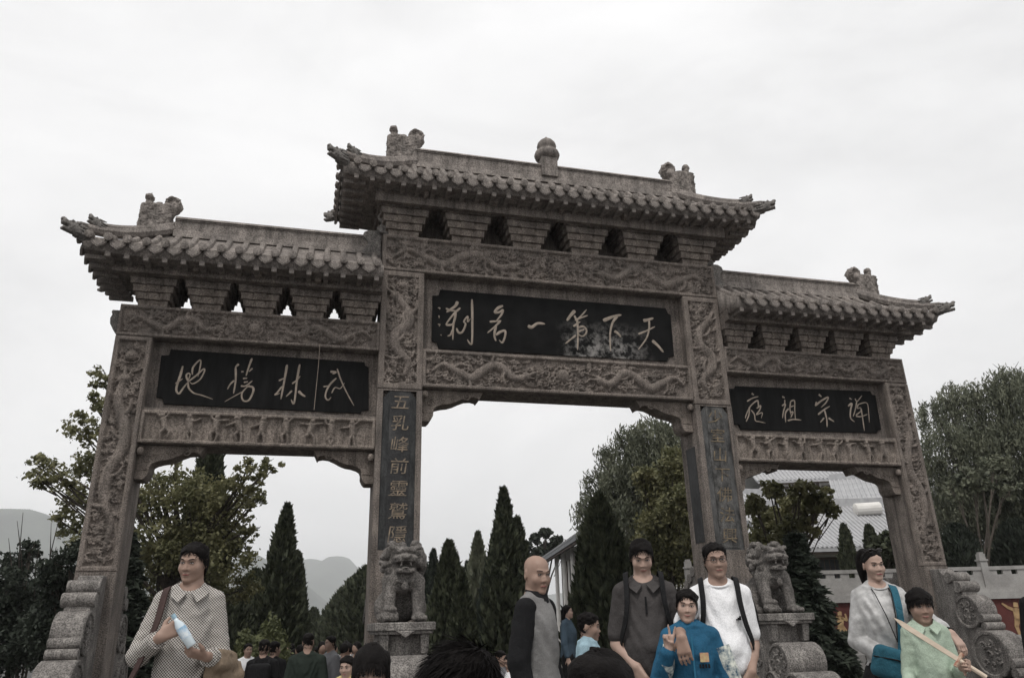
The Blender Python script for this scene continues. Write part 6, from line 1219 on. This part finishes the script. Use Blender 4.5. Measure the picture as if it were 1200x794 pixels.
m = MB(); m.tube([swp(.055, -.045), swp(.055, .045)], .012, 8); m.build('guard', mat('red_band', (.30, .12, .08), (.5, .4, .3), 60), swd, loc=(0, 0, 0)); m = MB(); m.tube([swp(.05, 0), swp(-.10, 0)], .013, 8); m.build('grip', PALEW, swd, loc=(0, 0, 0))
# people farther off
person('woman in a denim jacket with long dark hair walking behind the bald man', 664, 709, 13, .33, 75, (5, -4, 0), {}, .013, SKIN_L, ('denim_jacket', DENIMJ, 1.8, .86, .024), BLACKC, 'long', female=True, seed=21)
person('boy in pale blue seen in profile behind the bald man', 688, 718, 5.7, PZ, 78, (6, 6, 0), {}, .010, SKIN, ('pale_blue_jacket', LBLUE, 1.7, .85, .026), DENIM, 'kid', child=True, seed=23, collar=(LBLUE, 'stand'), hairlen=.024)
person('broad man in a dark green sweater seen from behind on the avenue', 362, 742, 9.6, None, 172, (0, 4, 0), {}, .011, SKIN, ('green_sweater', DGREEN, 1.9, .86, .026), BLACKC, 'short', wide=1.12, belly=.03, seed=25, hairlen=.015, collar=(DGREEN, 'crew'))
person('girl with a straight black fringe under the middle-left lion', 436, 756, 3.3, 0, -4, (2, 8, 0), {}, .0075, SKIN_L, ('dark_top', BLACKC, 1.8, .86, .024), BLACKC, 'bangs', female=True, child=True, hs=.90, seed=27)
person('dark-haired youth close by with his head turned to the right', 540, 757, 1.75, 0, 108, (0, 6, 0), {}, .0075, SKIN_L, ('dark_tee', BLACKC, .8, .86, .022), DENIM, 'kid', child=False, seed=29, hairlen=.075)
person('dark-haired woman close by turned away towards the boys', 700, 765, 1.95, 0, 128, (0, 8, 0), {}, .0075, SKIN_L, ('dark_blouse', BLACKC, 1.8, .86, .022), DENIM, 'bangs', female=True, seed=31)
person('man in a black T-shirt half hidden behind the checked shirt man', 252, 690, 6.3, .0, 20, (0, 0, 0), {1: dict(el=(.28, .0, 1.10), wr=(.29, -.12, .88))}, .011, SKIN, ('black_tee', BLACKC, .8, .86, .022), DENIM, 'short', seed=33, Hfix=1.80)
person('man in a white T-shirt standing below the round shrub', 290, 768, 13.5, None, 8, (8, 0, 0), {}, .013, SKIN, ('white_tee', WHITEC, .8, .86, .022), DENIM, 'short', seed=35, Hfix=1.66)
ea, da = person('youth in black with a printed backpack seen from behind', 309, 765, 10.3, None, 170, (0, 3, 0), {}, .013, SKIN, ('black_jacket', BLACKC, 1.8, .86, .026), BLACKC, 'short', seed=37, Hfix=1.64); backpack(ea, da['s'], 'dark backpack on the youth in black by the round shrub')
person('second youth in black walking beside the backpack wearer', 321, 767, 11.2, None, 150, (-20, 0, 0), {}, .013, SKIN, ('black_jacket', BLACKC, 1.8, .86, .026), BLACKC, 'short', seed=38, Hfix=1.63)
person('man in dark grey in profile beside the green sweater', 387, 765, 12.0, None, -62, (0, 0, 0), {}, .013, SKIN, ('grey_jacket', GREYC, 1.8, .86, .026), DENIM, 'short', seed=39, Hfix=1.70)
person('child in a yellow hooded top before the distant crowd', 407, 774, 7.5, None, -20, (0, 10, 0), {}, .013, SKIN_L, ('yellow_hoodie', YELLOW, 1.8, .86, .03), DENIM, 'kid', child=True, seed=41, Hfix=1.42)
person('person in white passing the foot of the cypresses', 599, 765, 9.5, None, -70, (0, 12, 0), {}, .013, SKIN_L, ('white_top', WHITEC, 1.8, .86, .024), DENIM, 'short', seed=43, Hfix=1.36, child=True)
person('person in grey walking beside the one in white', 586, 770, 10.5, None, 60, (0, 10, 0), {}, .013, SKIN, ('grey_top', GREYC, 1.8, .86, .024), BLACKC, 'short', seed=44, Hfix=1.40, child=True)
person('person in black beside the drum stones of the outer right pillar', 1212, 668, 8.5, .33, -15, (0, 0, 0), {}, .012, SKIN, ('black_coat', BLACKC, 1.8, .7, .03), BLACKC, 'short', seed=45, Hfix=1.75)
m = MB(); m.box(.5, 3.2, -5.6, -2.6, 0, .33); tag(m.build('stone_step', STONE_L, bevel=.01), kind='structure')
# distant crowd on the avenue: two simple figures, copied
def crowd_proto(name, skirt):
    ms = {}
    F = Field((-.32, -.22, -.02), (.32, .22, 1.74), .028); F.loft([(.80, .15, .11, 0), (1.0, .15, .11, 0), (1.3, .17, .115, 0), (1.42, .12, .08, 0), (1.46, .06, .06, 0)], .03); F.cone((0, 0, 1.42), (0, 0, 1.52), .055, .05, .02); F.ell((0, 0, 1.60), (.078, .095, .118), .01)
    for sg in (-1, 1): F.chain([(sg*.185, 0, 1.40), (sg*.25, .02, 1.12), (sg*.25, -.05, .86)], [.05, .042, .035], .02); F.chain([(sg*.09, 0, .86), (sg*.10, 0, .45), (sg*.10, 0, .05)], [.09, .065, .05], .02)
    V, Q = F.mesh(); ms['body'] = mkmesh('body', V, Q, True); ms['body'].materials.append(SKIN)
    F = Field((-.36, -.26, .6), (.36, .26, 1.5), .028); F.loft([(.84, .17, .13, 0), (1.0, .165, .12, 0), (1.3, .18, .125, 0), (1.42, .13, .085, 0)], .03)
    for sg in (-1, 1): F.chain([(sg*.185, 0, 1.40), (sg*.25, .02, 1.12), (sg*.25, -.03, .95)], [.065, .058, .05], .02)
    ms['top'] = F.mesh()
    F = Field((-.26, -.2, 0), (.26, .2, 1.0), .03); F.loft([(.80, .16, .12, 0), (.92, .165, .12, 0)], .02)
    for sg in (-1, 1): F.chain([(sg*.09, 0, .86), (sg*.10, 0, .06)], [.1, .065], .02)
    V, Q = F.mesh(); ms['trousers'] = mkmesh('trousers', V, Q, True); ms['trousers'].materials.append(DENIM)
    F = Field((-.13, -.15, 1.48), (.13, .16, 1.76), .02); F.ell((0, .015, 1.625), (.088, .10, .115), .01); F.ell((0, -.09, 1.57), (.07, .06, .075), .01, cut=True); V, Q = F.mesh(); ms['hair'] = mkmesh('hair', V, Q, True); ms['hair'].materials.append(HAIR)
    return ms
PR = crowd_proto('person', False); TOPS = {}
for nm, c in dict(white=(.7, .7, .7), black=(.015, .015, .016), navy=(.03, .04, .07), red=(.25, .04, .04), grey=(.2, .2, .2), tan=(.32, .27, .2)).items():
    me = mkmesh('top', *PR['top'], True); me.materials.append(cloth('crowd_'+nm, c)); TOPS[nm] = me
r_ = np.random.default_rng(12); cols = list(TOPS)
for i in range(46):
    D = 15+r_.uniform(0, 1)**1.4*42; x = r_.uniform(340, 434) if i < 36 else r_.uniform(560, 602); p = dep(x, 755, D); c = cols[r_.choice(6, p=[.26, .30, .14, .06, .16, .08])]
    e = empty('person', (p[0], p[1], float(gz(p[0], p[1]))), r_.uniform(0, 6.28)); e.scale = (r_.uniform(.9, 1.02),)*3
    tag(e, 'distant visitor in a %s top among the crowd on the avenue' % c, 'person', 'distant visitors in %s' % c)
    for k in ('body', 'trousers', 'hair'): link(k, PR[k], None, e, loc=(0, 0, 0))
    link('top', TOPS[c], None, e, loc=(0, 0, 0))
